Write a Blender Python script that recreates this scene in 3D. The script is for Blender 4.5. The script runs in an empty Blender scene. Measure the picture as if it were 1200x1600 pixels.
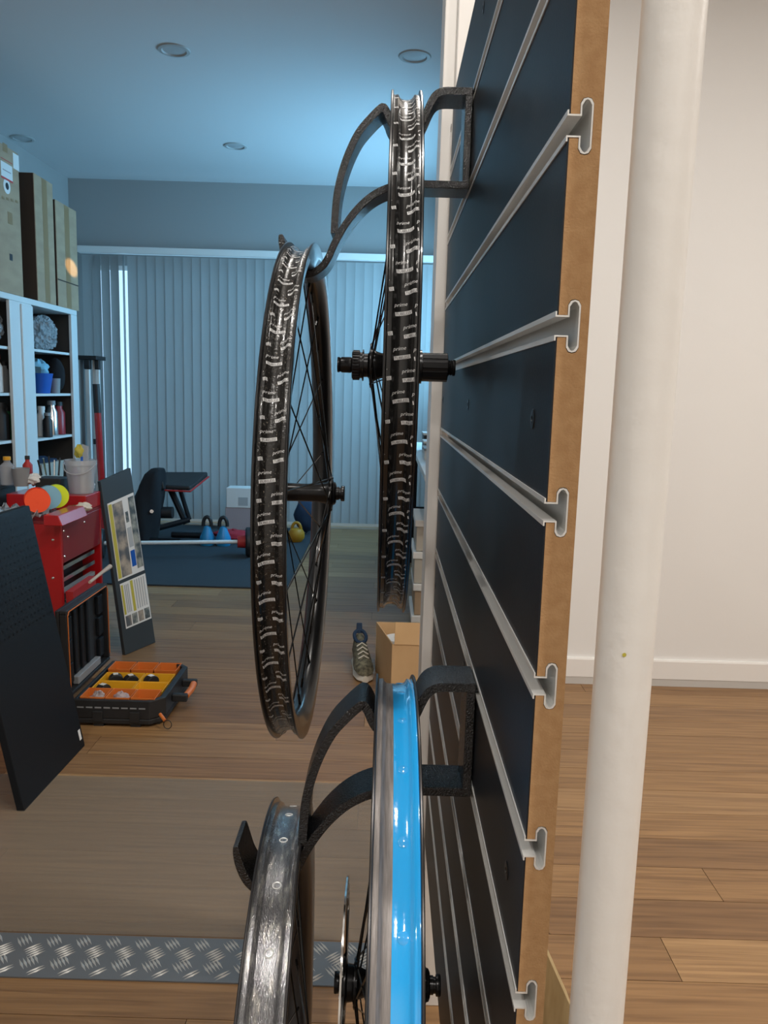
import bpy, bmesh, math, random
from mathutils import Vector, Matrix
random.seed(7)
R_ = math.radians
scene = bpy.context.scene
COL = scene.collection

# ------------------------------------------------------------------ camera
F0 = 1232.4            # focal length in pixels of the 1200 x 1600 frame
PITCH, ROLL = 0.15233, 0.02850
CAMZ = 1.2
_f = Vector((0, math.cos(PITCH), -math.sin(PITCH)))
_r0 = Vector((1, 0, 0)); _d0 = _f.cross(_r0)
_r = math.cos(ROLL) * _r0 - math.sin(ROLL) * _d0
_d = math.cos(ROLL) * _d0 + math.sin(ROLL) * _r0
cam_d = bpy.data.cameras.new('camera'); cam = bpy.data.objects.new('camera', cam_d); COL.objects.link(cam)
cam_d.sensor_fit = 'VERTICAL'; cam_d.sensor_height = 36; cam_d.lens = F0 / 1600 * 36
cam_d.clip_start = 0.02; cam_d.clip_end = 60
m = Matrix.Identity(4)
for i in range(3):
    m[i][0] = _r[i]; m[i][1] = -_d[i]; m[i][2] = -_f[i]
m[2][3] = CAMZ
cam.matrix_world = m
scene.camera = cam

# ------------------------------------------------------------------ world, lights, exposure
scene.view_settings.view_transform = 'Standard'
scene.view_settings.look = 'None'
scene.view_settings.gamma = 1
scene.view_settings.use_curve_mapping = False
scene.view_settings.exposure = 0.0
world = bpy.data.worlds.new('sky'); scene.world = world; world.use_nodes = True
bg = world.node_tree.nodes['Background']; bg.inputs[0].default_value = (0.45, 0.72, 1.0, 1); bg.inputs[1].default_value = 1.6

def area(name, loc, target, sx, sy, energy, color, spread=180):
    l = bpy.data.lights.new(name, 'AREA'); l.shape = 'RECTANGLE'; l.size = sx; l.size_y = sy
    l.energy = energy; l.color = color; l.spread = R_(spread)
    o = bpy.data.objects.new(name, l); COL.objects.link(o); o.location = loc
    o.rotation_euler = (Vector(target) - Vector(loc)).to_track_quat('-Z', 'Y').to_euler()
    return o
area('assumed_window_light', (0.70, 5.85, 1.75), (-1.4, 5.85, 1.75), 1.7, 1.1, 82, (0.27, 0.66, 1.0))  # blue area light for the assumed, unseen side window
area('daylight_glass_door', (-1.1, 7.35, 1.25), (-1.1, 5.0, 1.25), 3.0, 2.2, 58, (0.28, 0.66, 1.0))
def lamp(loc, energy, color=(1.0, 0.95, 0.885), r=0.11):
    l = bpy.data.lights.new('assumed_downlight', 'AREA'); l.shape = 'DISK'; l.size = r; l.energy = energy; l.color = color  # unseen ceiling lamp, assumed from highlights and bright walls
    o = bpy.data.objects.new('assumed_downlight', l); COL.objects.link(o); o.location = loc
for lx, ly, le in ((0.09, 0.75, 13), (-1.15, 0.75, 9), (0.09, -0.85, 18), (-1.15, -0.85, 13), (0.09, 2.35, 9), (1.45, 1.25, 30), (1.45, -0.85, 24), (2.8, 1.25, 26)):  # the lamp furthest in is added for glints on the hangers
    lamp((lx, ly, 2.885), le)
sp_l = bpy.data.lights.new('added_carton_spot', 'SPOT'); sp_l.energy = 4500; sp_l.color = (1.0, 0.72, 0.36); sp_l.spot_size = R_(1.25); sp_l.spot_blend = 0.5; sp_l.shadow_soft_size = 0.01  # added spotlight that makes the warm patch on the short carton, source unknown
sp_o = bpy.data.objects.new('added_carton_spot', sp_l); COL.objects.link(sp_o); sp_o.location = (0.6, 0.9, 2.80)
sp_o.rotation_euler = (Vector((-2.20, 5.62, 1.98)) - Vector((0.6, 0.9, 2.80))).to_track_quat('-Z', 'Y').to_euler()

# ------------------------------------------------------------------ helpers
def ray(px, py):
    v = _f + (px - 600) / F0 * _r + (py - 800) / F0 * _d
    return v / v.y
def at(px, py, Y):                       # the point of the place at distance Y
    v = ray(px, py) * Y; return Vector((v.x, v.y, v.z + CAMZ))
def atx(px, py, X):                      # the point on the upright plane x = X
    v = ray(px, py); v = v * (X / v.x); return Vector((v.x, v.y, v.z + CAMZ))
def floorpt(px, py, h=0.0):
    v = ray(px, py); v = v * ((h - CAMZ) / v.z); return Vector((v.x, v.y, h))

class MB:
    def __init__(s): s.v = []; s.f = []; s.m = []
    def add(s, vs, fs, mi=0):
        o = len(s.v); s.v += [tuple(v) for v in vs]; s.f += [tuple(i + o for i in f) for f in fs]; s.m += [mi] * len(fs); return s
    def box(s, a, b, mi=0, M=None):
        x0, x1 = sorted((a[0], b[0])); y0, y1 = sorted((a[1], b[1])); z0, z1 = sorted((a[2], b[2]))
        vs = [Vector(p) for p in ((x0,y0,z0),(x1,y0,z0),(x1,y1,z0),(x0,y1,z0),(x0,y0,z1),(x1,y0,z1),(x1,y1,z1),(x0,y1,z1))]
        if M: vs = [M @ v for v in vs]
        return s.add(vs, [(0,3,2,1),(4,5,6,7),(0,1,5,4),(1,2,6,5),(2,3,7,6),(3,0,4,7)], mi)
    def cbox(s, c, d, mi=0, M=None):
        return s.box([c[i]-d[i]/2 for i in range(3)], [c[i]+d[i]/2 for i in range(3)], mi, M)
    def hexa(s, p, mi=0):                # 4 bottom points, 4 top points
        return s.add(p, [(0,3,2,1),(4,5,6,7),(0,1,5,4),(1,2,6,5),(2,3,7,6),(3,0,4,7)], mi)
    def extrude(s, poly, a, b, axis='y', mi=0):
        n = len(poly)
        def P(u, w, t):
            return (u, t, w) if axis == 'y' else (t, u, w) if axis == 'x' else (u, w, t)
        vs = [P(u, w, a) for u, w in poly] + [P(u, w, b) for u, w in poly]
        fs = [tuple(range(n)), tuple(range(2*n-1, n-1, -1))]
        fs += [(i, i+n, (i+1) % n + n, (i+1) % n) for i in range(n)]
        return s.add(vs, fs, mi)
    def stroke(s, pts, t, a, b, mi=0):   # thick line in x,z extruded along y; t may be a list
        P = [Vector((p[0], p[1])) for p in pts]; n = len(P); L = []; Rr = []
        for i in range(n):
            d = (P[min(i+1, n-1)] - P[max(i-1, 0)]).normalized(); nn = Vector((-d.y, d.x))
            h = (t[i] if isinstance(t, (list, tuple)) else t) / 2
            L.append(P[i] + nn*h); Rr.append(P[i] - nn*h)
        vs = []
        for i in range(n):
            vs += [(L[i].x, a, L[i].y), (Rr[i].x, a, Rr[i].y), (Rr[i].x, b, Rr[i].y), (L[i].x, b, L[i].y)]
        fs = [(0,1,2,3), (4*n-1, 4*n-2, 4*n-3, 4*n-4)]
        for i in range(n-1):
            o = 4*i
            for k in range(4):
                fs.append((o+k, o+4+k, o+4+(k+1) % 4, o+(k+1) % 4))
        return s.add(vs, fs, mi)
    def tube(s, pts, r, seg=8, mi=0, cap=True):
        P = [Vector(p) for p in pts]; n = len(P); vs = []; up = None
        for i in range(n):
            d = (P[min(i+1, n-1)] - P[max(i-1, 0)]).normalized()
            if up is None:
                up = d.orthogonal().normalized()
            up = (up - d * up.dot(d)).normalized(); w = d.cross(up)
            rr = r[i] if isinstance(r, (list, tuple)) else r
            vs += [P[i] + (up * math.cos(2*math.pi*k/seg) + w * math.sin(2*math.pi*k/seg)) * rr for k in range(seg)]
        fs = [(i*seg+k, i*seg+(k+1) % seg, (i+1)*seg+(k+1) % seg, (i+1)*seg+k) for i in range(n-1) for k in range(seg)]
        if cap: fs += [tuple(range(seg-1, -1, -1)), tuple(range((n-1)*seg, n*seg))]
        return s.add(vs, fs, mi)
    def lathe(s, prof, axis='z', c=(0,0,0), seg=32, closed=False, mi=0, cap=True, a0=0, a1=2*math.pi):
        n = len(prof); full = abs(a1 - a0 - 2*math.pi) < 1e-6; ns = seg if full else seg + 1; vs = []
        for k in range(ns):
            a = a0 + (a1 - a0) * k / seg; ca, sa = math.cos(a), math.sin(a)
            for (t, r) in prof:
                p = (r*ca, r*sa, t) if axis == 'z' else (t, r*ca, r*sa) if axis == 'x' else (r*sa, t, r*ca)
                vs.append((p[0]+c[0], p[1]+c[1], p[2]+c[2]))
        fs = []; mlast = n if closed else n - 1
        for k in range(seg):
            k2 = (k+1) % ns
            for i in range(mlast):
                j = (i+1) % n
                fs.append((k*n+i, k2*n+i, k2*n+j, k*n+j))
        if cap and not closed and full:
            if prof[0][1] > 1e-6: fs.append(tuple(k*n for k in range(ns))[::-1])
            if prof[-1][1] > 1e-6: fs.append(tuple(k*n+n-1 for k in range(ns)))
        return s.add(vs, fs, mi)
    def xf(s, M):
        s.v = [tuple(M @ Vector(v)) for v in s.v]; return s
    def mesh(s, name, mats, smooth=False):
        me = bpy.data.meshes.new(name); me.from_pydata(s.v, [], s.f)
        for mt in (mats if isinstance(mats, (list, tuple)) else [mats]): me.materials.append(mt)
        me.polygons.foreach_set('material_index', s.m)
        bm = bmesh.new(); bm.from_mesh(me); bmesh.ops.recalc_face_normals(bm, faces=bm.faces); bm.to_mesh(me); bm.free()
        if smooth:
            me.polygons.foreach_set('use_smooth', [True]*len(me.polygons))
            me.set_sharp_from_angle(angle=R_(38))
        me.update(); return me

def link(name, me, parent=None, bevel=0, loc=None, rot=None):
    o = bpy.data.objects.new(name, me); COL.objects.link(o)
    if parent: o.parent = parent
    if loc: o.location = loc
    if rot: o.rotation_euler = rot
    if bevel:
        b = o.modifiers.new('edge', 'BEVEL'); b.width = bevel; b.segments = 2; b.limit_method = 'ANGLE'; b.angle_limit = R_(40)
    return o
def obj(name, mb, mats, parent=None, smooth=False, bevel=0, loc=None, rot=None):
    return link(name, mb.mesh(name, mats, smooth), parent, bevel, loc, rot)
def thing(name, label, cat, loc=(0,0,0), rotz=0, group=None):
    o = bpy.data.objects.new(name, None); COL.objects.link(o); o.empty_display_size = 0.05
    o.location = loc; o.rotation_euler = (0, 0, rotz); return tag(o, label, cat, group)
def tag(o, label, cat, group=None):
    o['label'] = label; o['category'] = cat
    if group: o['group'] = group
    return o
def struct(name, mb, mats, label, cat, smooth=False, bevel=0):
    o = obj(name, mb, mats, None, smooth, bevel); o['kind'] = 'structure'; return tag(o, label, cat)
def loc_of(parent_loc, p): return (p[0]-parent_loc[0], p[1]-parent_loc[1], p[2]-parent_loc[2])

# ------------------------------------------------------------------ materials
def mat(name, col, rough=0.5, metal=0.0, col2=None, nscale=8.0, stretch=(1,1,1), contrast=(0.35,0.65), bump=0.0, bscale=200.0,
        coat=0.0, trans=0.0, spec=0.5, rand=0.0, sss=0.0, alpha=1.0, detail=6.0):
    mt = bpy.data.materials.new(name); mt.use_nodes = True; nt = mt.node_tree; N = nt.nodes; L = nt.links
    b = N['Principled BSDF']; b.inputs['Base Color'].default_value = (*col, 1)
    b.inputs['Roughness'].default_value = rough; b.inputs['Metallic'].default_value = metal
    b.inputs['Coat Weight'].default_value = coat; b.inputs['Transmission Weight'].default_value = trans
    b.inputs['Specular IOR Level'].default_value = spec; b.inputs['Alpha'].default_value = alpha
    if col2 or bump:
        tc = N.new('ShaderNodeTexCoord'); mp = N.new('ShaderNodeMapping'); mp.inputs['Scale'].default_value = stretch
        L.new(tc.outputs['Object'], mp.inputs[0])
    if col2:
        nz = N.new('ShaderNodeTexNoise'); nz.inputs['Scale'].default_value = nscale; nz.inputs['Detail'].default_value = detail
        L.new(mp.outputs[0], nz.inputs['Vector'])
        cr = N.new('ShaderNodeValToRGB'); cr.color_ramp.elements[0].position = contrast[0]; cr.color_ramp.elements[1].position = contrast[1]
        cr.color_ramp.elements[0].color = (*col, 1); cr.color_ramp.elements[1].color = (*col2, 1)
        L.new(nz.outputs['Fac'], cr.inputs[0]); L.new(cr.outputs[0], b.inputs['Base Color'])
    if bump:
        nb = N.new('ShaderNodeTexNoise'); nb.inputs['Scale'].default_value = bscale; nb.inputs['Detail'].default_value = 3
        L.new(mp.outputs[0], nb.inputs['Vector'])
        bp = N.new('ShaderNodeBump'); bp.inputs['Strength'].default_value = bump; bp.inputs['Distance'].default_value = 0.002
        L.new(nb.outputs['Fac'], bp.inputs['Height']); L.new(bp.outputs[0], b.inputs['Normal'])
    return mt

def wood_mat():
    mt = bpy.data.materials.new('floor_plank_wood'); mt.use_nodes = True; nt = mt.node_tree; N = nt.nodes; L = nt.links
    b = N['Principled BSDF']; b.inputs['Roughness'].default_value = 0.42
    oi = N.new('ShaderNodeObjectInfo'); tc = N.new('ShaderNodeTexCoord')
    mp = N.new('ShaderNodeMapping'); mp.inputs['Scale'].default_value = (0.9, 22, 1)
    ad = N.new('ShaderNodeVectorMath'); ad.operation = 'ADD'; sc = N.new('ShaderNodeVectorMath'); sc.operation = 'SCALE'
    cb = N.new('ShaderNodeCombineXYZ'); L.new(oi.outputs['Random'], cb.inputs[0]); L.new(oi.outputs['Random'], cb.inputs[1])
    L.new(cb.outputs[0], sc.inputs[0]); sc.inputs['Scale'].default_value = 37
    L.new(tc.outputs['Object'], mp.inputs[0]); L.new(mp.outputs[0], ad.inputs[0]); L.new(sc.outputs[0], ad.inputs[1])
    n1 = N.new('ShaderNodeTexNoise'); n1.inputs['Scale'].default_value = 3.2; n1.inputs['Detail'].default_value = 9; n1.inputs['Distortion'].default_value = 0.7
    L.new(ad.outputs[0], n1.inputs['Vector'])
    r1 = N.new('ShaderNodeValToRGB'); e = r1.color_ramp.elements
    e[0].position = 0.28; e[0].color = (0.62, 0.55, 0.5, 1); e[1].position = 0.62; e[1].color = (1.12, 1.08, 1.03, 1)
    L.new(n1.outputs['Fac'], r1.inputs[0])
    r2 = N.new('ShaderNodeValToRGB'); e = r2.color_ramp.elements
    e[0].position = 0; e[0].color = (0.20, 0.11, 0.05, 1); e[1].position = 1; e[1].color = (0.40, 0.25, 0.118, 1)
    e2 = r2.color_ramp.elements.new(0.45); e2.color = (0.31, 0.18, 0.078, 1); e3 = r2.color_ramp.elements.new(0.75); e3.color = (0.24, 0.135, 0.06, 1)
    L.new(oi.outputs['Random'], r2.inputs[0])
    mx = N.new('ShaderNodeMix'); mx.data_type = 'RGBA'; mx.blend_type = 'MULTIPLY'; mx.inputs[0].default_value = 1
    L.new(r2.outputs[0], mx.inputs[6]); L.new(r1.outputs[0], mx.inputs[7]); L.new(mx.outputs[2], b.inputs['Base Color'])
    bp = N.new('ShaderNodeBump'); bp.inputs['Strength'].default_value = 0.12; bp.inputs['Distance'].default_value = 0.001
    L.new(n1.outputs['Fac'], bp.inputs['Height']); L.new(bp.outputs[0], b.inputs['Normal'])
    return mt

M = {}
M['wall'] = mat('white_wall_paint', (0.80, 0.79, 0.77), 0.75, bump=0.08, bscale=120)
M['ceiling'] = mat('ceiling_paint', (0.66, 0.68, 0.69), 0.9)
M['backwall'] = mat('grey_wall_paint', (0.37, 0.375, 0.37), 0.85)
M['trim'] = mat('white_gloss_trim', (0.83, 0.81, 0.78), 0.35)
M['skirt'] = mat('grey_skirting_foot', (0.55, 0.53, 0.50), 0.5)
M['plank'] = wood_mat()
M['subfloor'] = mat('subfloor', (0.10, 0.06, 0.035), 0.8)
M['post'] = mat('white_painted_steel', (0.82, 0.80, 0.76), 0.32, bump=0.35, bscale=60, coat=0.2)
M['mdf'] = mat('mdf_fibreboard', (0.40, 0.225, 0.098), 0.85, col2=(0.46, 0.275, 0.128), nscale=140, bump=0.25, bscale=700)
M['laminate'] = mat('black_laminate', (0.013, 0.015, 0.019), 0.40, col2=(0.024, 0.026, 0.030), nscale=9, contrast=(0.45, 0.8), bump=0.06, bscale=500, spec=0.24)
M["alu"] = mat("anodised_aluminium", (0.80, 0.80, 0.78), 0.30, 0.25)
M['alu_end'] = mat('cut_aluminium', (0.85, 0.85, 0.86), 0.35, 0.9)
M['screw'] = mat('black_screw', (0.01, 0.01, 0.01), 0.3, 0.5)
M['ply'] = mat('raw_plywood', (0.36, 0.26, 0.12), 0.8, col2=(0.44, 0.33, 0.17), nscale=30, stretch=(8, 1, 1))
M['print3d'] = mat('black_printed_plastic', (0.012, 0.012, 0.013), 0.24, bump=1.0, bscale=620, spec=0.8)
M['carbon'] = mat('satin_black_carbon', (0.010, 0.010, 0.011), 0.28, coat=0.15)
M['alloyrim'] = mat('black_anodised_rim', (0.045, 0.042, 0.042), 0.3, 0.6)
M['tape'] = mat('black_rim_tape', (0.012, 0.012, 0.012), 0.24, bump=0.15, bscale=120, coat=0.3)
M['tape_dirty'] = mat('dusty_black_rim_tape', (0.015, 0.014, 0.013), 0.26, col2=(0.30, 0.27, 0.22), nscale=420, contrast=(0.64, 0.78), bump=0.25, bscale=300, coat=0.2, detail=2)
M['sealant'] = mat('rim_bed_with_dried_sealant', (0.30, 0.30, 0.31), 0.18, 0.85, col2=(0.72, 0.70, 0.64), nscale=55, stretch=(5, 1, 1), contrast=(0.52, 0.72), bump=0.35, bscale=260)
M['greybed'] = mat('worn_grey_rim_bed', (0.20, 0.18, 0.17), 0.36, 0.2, col2=(0.31, 0.28, 0.265), nscale=40, stretch=(12, 1, 1), bump=0.15, bscale=200)
M['bluetape'] = mat('glossy_blue_tape', (0.025, 0.42, 0.93), 0.10, coat=0.8, bump=0.12, bscale=70)
M['bluetape2'] = mat('blue_tape_over_spoke_hole', (0.05, 0.42, 0.90), 0.14, coat=0.6)
M['white_ink'] = mat('white_print', (0.80, 0.80, 0.80), 0.5)
M['black_ink'] = mat('dark_print', (0.02, 0.02, 0.025), 0.5)
M['spoke'] = mat('black_steel_spoke', (0.012, 0.012, 0.012), 0.25, 0.6)
M['hub'] = mat('black_anodised_hub', (0.016, 0.016, 0.017), 0.27, 0.55)
M['rotor'] = mat('polished_rotor_steel', (0.62, 0.60, 0.57), 0.14, 1.0)
M['vinyl'] = None
M['tread'] = mat('aluminium_tread_plate', (0.17, 0.18, 0.19), 0.42, 0.35)
M['tread_bar'] = mat('worn_tread_bars', (0.62, 0.61, 0.58), 0.3, 0.5)
M['white_metal'] = mat('white_enamel_cabinet', (0.72, 0.76, 0.76), 0.4)
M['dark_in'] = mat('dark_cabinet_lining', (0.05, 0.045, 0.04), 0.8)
M['card'] = mat('brown_cardboard', (0.36, 0.26, 0.17), 0.85, col2=(0.42, 0.31, 0.20), nscale=5, stretch=(1, 1, 3))
M['card_tan'] = mat('tan_cardboard', (0.55, 0.35, 0.17), 0.85, col2=(0.60, 0.39, 0.20), nscale=6)
M['card_shade_crease'] = mat('cardboard_shade_and_crease', (0.07, 0.05, 0.04), 0.9)  # cardboard with shade put into the colour, also used for the crease
M['tapebrown'] = mat('brown_packing_tape', (0.30, 0.19, 0.09), 0.35)
M['paper'] = mat('white_paper', (0.75, 0.75, 0.73), 0.7)
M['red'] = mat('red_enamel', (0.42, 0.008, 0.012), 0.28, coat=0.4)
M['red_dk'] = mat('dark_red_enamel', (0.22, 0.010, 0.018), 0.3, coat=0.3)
M['chrome'] = mat('bright_steel', (0.75, 0.76, 0.77), 0.2, 1.0)
M['black'] = mat('black_plastic', (0.014, 0.015, 0.017), 0.5)
M['black_soft'] = mat('black_cloth', (0.010, 0.011, 0.014), 0.95)
M['black_metal'] = mat('black_powder_coat', (0.006, 0.008, 0.011), 0.55, spec=0.25)
M['slate'] = mat('dark_slate_board', (0.035, 0.045, 0.052), 0.55)
M['orange'] = mat('orange_plastic', (0.62, 0.16, 0.025), 0.45)
M['yellow'] = mat('amber_plastic', (0.72, 0.36, 0.012), 0.45)
M['amber'] = mat('amber_vinyl', (0.42, 0.21, 0.01), 0.5)
M['neon_orange'] = mat('neon_orange_plastic', (1.0, 0.10, 0.03), 0.45)
M['neon_yellow'] = mat('neon_yellow_plastic', (0.72, 0.85, 0.03), 0.45)
M['sky_plastic'] = mat('pale_blue_plastic', (0.22, 0.50, 0.66), 0.45)
M['kettle'] = mat('blue_vinyl', (0.02, 0.25, 0.50), 0.4)
M['red_cloth'] = mat('red_cloth', (0.34, 0.015, 0.03), 0.85)
M['red_rubber'] = mat('red_rubber', (0.42, 0.02, 0.02), 0.55)
M['mat'] = mat('dark_rubber_mat', (0.022, 0.034, 0.045), 0.8, bump=0.2, bscale=400)
M['blue'] = mat('blue_plastic', (0.01, 0.10, 0.45), 0.4)
M['navy'] = mat('navy_bag', (0.01, 0.03, 0.07), 0.8)
M['grey'] = mat('grey_plastic', (0.25, 0.26, 0.27), 0.5)
M['beige'] = mat('beige_tub', (0.46, 0.43, 0.37), 0.6)
M['cream'] = mat('cream_paper', (0.66, 0.62, 0.54), 0.8)
M['olive'] = mat('olive_knit', (0.20, 0.185, 0.12), 0.9, col2=(0.06, 0.055, 0.04), nscale=60, bump=0.4, bscale=300)
M['purple'] = mat('purple_label', (0.28, 0.18, 0.42), 0.5)
M['green'] = mat('green_plastic', (0.03, 0.22, 0.08), 0.5)
M['pink'] = mat('pinkish_carton', (0.40, 0.33, 0.34), 0.8)
M['photo'] = mat('printed_photo', (0.10, 0.11, 0.12), 0.5, col2=(0.45, 0.38, 0.30), nscale=14, contrast=(0.4, 0.6))
M['photo2'] = mat('printed_photo_green', (0.07, 0.09, 0.10), 0.5, col2=(0.35, 0.36, 0.32), nscale=22, contrast=(0.4, 0.6))
M['ybar'] = mat('yellow_printed_bar', (0.50, 0.44, 0.06), 0.6)
M['textgrey'] = mat('grey_printed_lines', (0.42, 0.44, 0.45), 0.6)
M['lens'] = mat('downlight_lens', (0.45, 0.47, 0.48), 0.3)
M['lightring'] = mat('downlight_ring', (0.42, 0.44, 0.44), 0.5)
M['red_print'] = mat('red_print', (0.55, 0.05, 0.05), 0.6)
M['wood_handle'] = mat('pale_wood_handle', (0.55, 0.44, 0.34), 0.6)
M['reddark'] = mat('maroon_bottle', (0.30, 0.02, 0.03), 0.35)

def translucent(name, col, fac, tcol=None, rough=0.6):
    mt = bpy.data.materials.new(name); mt.use_nodes = True; nt = mt.node_tree; N = nt.nodes; L = nt.links
    b = N['Principled BSDF']; b.inputs['Base Color'].default_value = (*col, 1); b.inputs['Roughness'].default_value = rough
    t = N.new('ShaderNodeBsdfTranslucent'); t.inputs[0].default_value = (*(tcol or col), 1)
    mx = N.new('ShaderNodeMixShader'); mx.inputs[0].default_value = fac
    L.new(b.outputs[0], mx.inputs[1]); L.new(t.outputs[0], mx.inputs[2]); L.new(mx.outputs[0], N['Material Output'].inputs[0]); return mt
def sheer(name, col, fac, rough=0.15, gloss=0.5):
    mt = bpy.data.materials.new(name); mt.use_nodes = True; nt = mt.node_tree; N = nt.nodes; L = nt.links
    b = N['Principled BSDF']; b.inputs['Base Color'].default_value = (*col, 1); b.inputs['Roughness'].default_value = rough; b.inputs['Specular IOR Level'].default_value = gloss
    t = N.new('ShaderNodeBsdfTransparent'); mx = N.new('ShaderNodeMixShader'); mx.inputs[0].default_value = fac
    L.new(b.outputs[0], mx.inputs[1]); L.new(t.outputs[0], mx.inputs[2]); L.new(mx.outputs[0], N['Material Output'].inputs[0]); return mt
M['slat'] = translucent('blind_fabric', (0.47, 0.49, 0.49), 0.33)
M['glass'] = sheer('window_glass', (0.75, 0.85, 0.9), 0.92, 0.05)
M['vinyl'] = sheer('hazy_clear_vinyl', (0.29, 0.24, 0.185), 0.66, 0.4, 0.4)
M['clear'] = sheer('clear_plastic', (0.55, 0.58, 0.62), 0.55, 0.2)
M['film'] = mat('crumpled_film', (0.40, 0.46, 0.50), 0.10, col2=(0.66, 0.72, 0.76), nscale=26, bump=1.0, bscale=34, spec=1.0, alpha=0.5)
for n_ in M['film'].node_tree.nodes:
    if n_.type == 'BUMP': n_.inputs['Distance'].default_value = 0.03

# ------------------------------------------------------------------ the room
CEIL = 2.9
f_o = struct('floor', MB().box((-2.75, -2.0, -0.1), (4.0, 7.0, -0.006)), M['subfloor'], 'dark subfloor under the timber-look floor planks', 'floor')
PW = 0.135; GAP = 0.0016
plank_meshes = {}
def plank_mesh(ln):
    k = round(ln, 2)
    if k not in plank_meshes:
        plank_meshes[k] = MB().box((GAP/2, GAP/2, -0.006), (k-GAP/2, PW-GAP/2, 0.0)).mesh('plank', M['plank'])
    return plank_meshes[k]
row = 0; y = 0.40
while y < 7.0 - 1e-3:
    x = -2.75; first = True
    while x < 4.0 - 1e-3:
        ln = [1.8, 0.9, 1.35, 0.6, 1.6][row*3 % 5] if first else 1.8
        first = False
        if x + ln > 3.6: ln = round(4.0 - x, 2)
        o = link('plank', plank_mesh(ln), f_o); o.location = (x, y, 0)
        x += round(ln, 2)
    y += PW; row += 1
near = MB().box((-2.75, -2.0, -0.006), (4.0, 0.398, 0.0)); o = obj('near_boards', near, M['plank'], f_o)

struct('ceiling', MB().box((-2.85, -2.1, CEIL), (4.1, 7.1, CEIL+0.1)), M['ceiling'], 'plain pale ceiling with recessed downlights', 'ceiling')
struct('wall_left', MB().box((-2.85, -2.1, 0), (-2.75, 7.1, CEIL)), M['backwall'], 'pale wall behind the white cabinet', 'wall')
struct('wall_rear', MB().box((-2.75, -2.1, 0), (4.0, -2.0, CEIL)), M['wall'], 'white wall behind the camera', 'wall')
struct('wall_right', MB().box((4.0, -2.1, 0), (4.1, 3.2, CEIL)), M['wall'], 'white wall at the far right of the near room', 'wall')
# back wall with glass door opening
BX0, BX1, BTOP = -2.62, 0.50, 2.20
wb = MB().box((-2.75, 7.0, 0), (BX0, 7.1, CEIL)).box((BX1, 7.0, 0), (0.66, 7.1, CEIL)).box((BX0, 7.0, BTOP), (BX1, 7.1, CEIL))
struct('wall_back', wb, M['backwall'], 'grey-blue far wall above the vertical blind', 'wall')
# partition between the rooms
px0, px1 = 0.56, 0.66
wy0, wy1, wz0, wz1 = 4.95, 6.75, 1.15, 2.35  # opening for the assumed side window
wp = MB().box((px0, 3.2, 0), (px1, wy0, CEIL)).box((px0, wy1, 0), (px1, 7.0, CEIL)).box((px0, wy0, 0), (px1, wy1, wz0)).box((px0, wy0, wz1), (px1, wy1, CEIL))
struct('wall_partition', wp, M['backwall'], 'side wall of the far room with an assumed window above the desk', 'wall')
struct('wall_front', MB().box((px1, 3.2, 0), (4.0, 3.3, CEIL)), M['wall'], 'plain white wall right of the white pipe', 'wall')
bb = MB().extrude([(3.2, 0.032), (3.186, 0.032), (3.186, 0.108), (3.189, 0.115), (3.2, 0.115)], px0+0.002, 3.99, 'x')
b_o = struct('baseboard_right', bb, M['trim'], 'white skirting board along the wall right of the pipe', 'baseboard')
obj('lower_skirting', MB().box((px0+0.002, 3.188, 0), (3.99, 3.2, 0.032)), M['skirt'], b_o)  # grey lower part of the skirting, under the white board
# windows
def window(name, label, axis, a0, a1, z0, z1, p0, p1, fr, mull):
    root = bpy.data.objects.new(name, None); COL.objects.link(root); root['kind'] = 'structure'; tag(root, label, 'window')
    def B(mb, u0, u1, q0, q1, w0, w1):
        return mb.box((u0, q0, w0), (u1, q1, w1)) if axis == 'x' else mb.box((q0, u0, w0), (q1, u1, w1))
    fmb = MB(); B(fmb, a0, a0+fr, p0, p1, z0, z1); B(fmb, a1-fr, a1, p0, p1, z0, z1); B(fmb, a0+fr, a1-fr, p0, p1, z1-fr, z1); B(fmb, a0+fr, a1-fr, p0, p1, z0, z0+fr)
    obj('window_frame', fmb, M['trim'], root)
    edges = [a0+fr] + mull + [a1-fr]; pm = (p0+p1)/2
    for mu in mull: obj('mullion', B(MB(), mu-fr/2, mu+fr/2, p0, p1, z0+fr, z1-fr), M['trim'], root)
    for i in range(len(edges)-1):
        lo = edges[i] + (fr/2 if i else 0); hi = edges[i+1] - (fr/2 if i < len(edges)-2 else 0)
        obj('pane', B(MB(), lo, hi, pm-0.002, pm+0.002, z0+fr, z1-fr), M['glass'], root)
    return root
window('window_1', 'wide sliding glass door hidden behind the vertical blind', 'x', BX0, BX1, 0.0, BTOP, 7.02, 7.08, 0.04, [-1.03])
window('assumed_window_2', 'assumed side window of the far room above the desk, out of view', 'y', wy0, wy1, wz0, wz1, px0+0.02, px0+0.08, 0.05, [5.85])  # unseen window, assumed from the blue light on ceiling and blind
# white jamb behind the slat panel
jb = MB().box((0.098, 1.395, 0), (0.20, 1.52, CEIL))
j_o = struct('trim_1', jb, M['trim'], 'white door jamb rising behind the far edge of the slat panel', 'trim', bevel=0.002)
obj('jamb_lip', MB().box((0.078, 1.42, 0), (0.098, 1.52, CEIL)), M['trim'], j_o, bevel=0.002)

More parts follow.
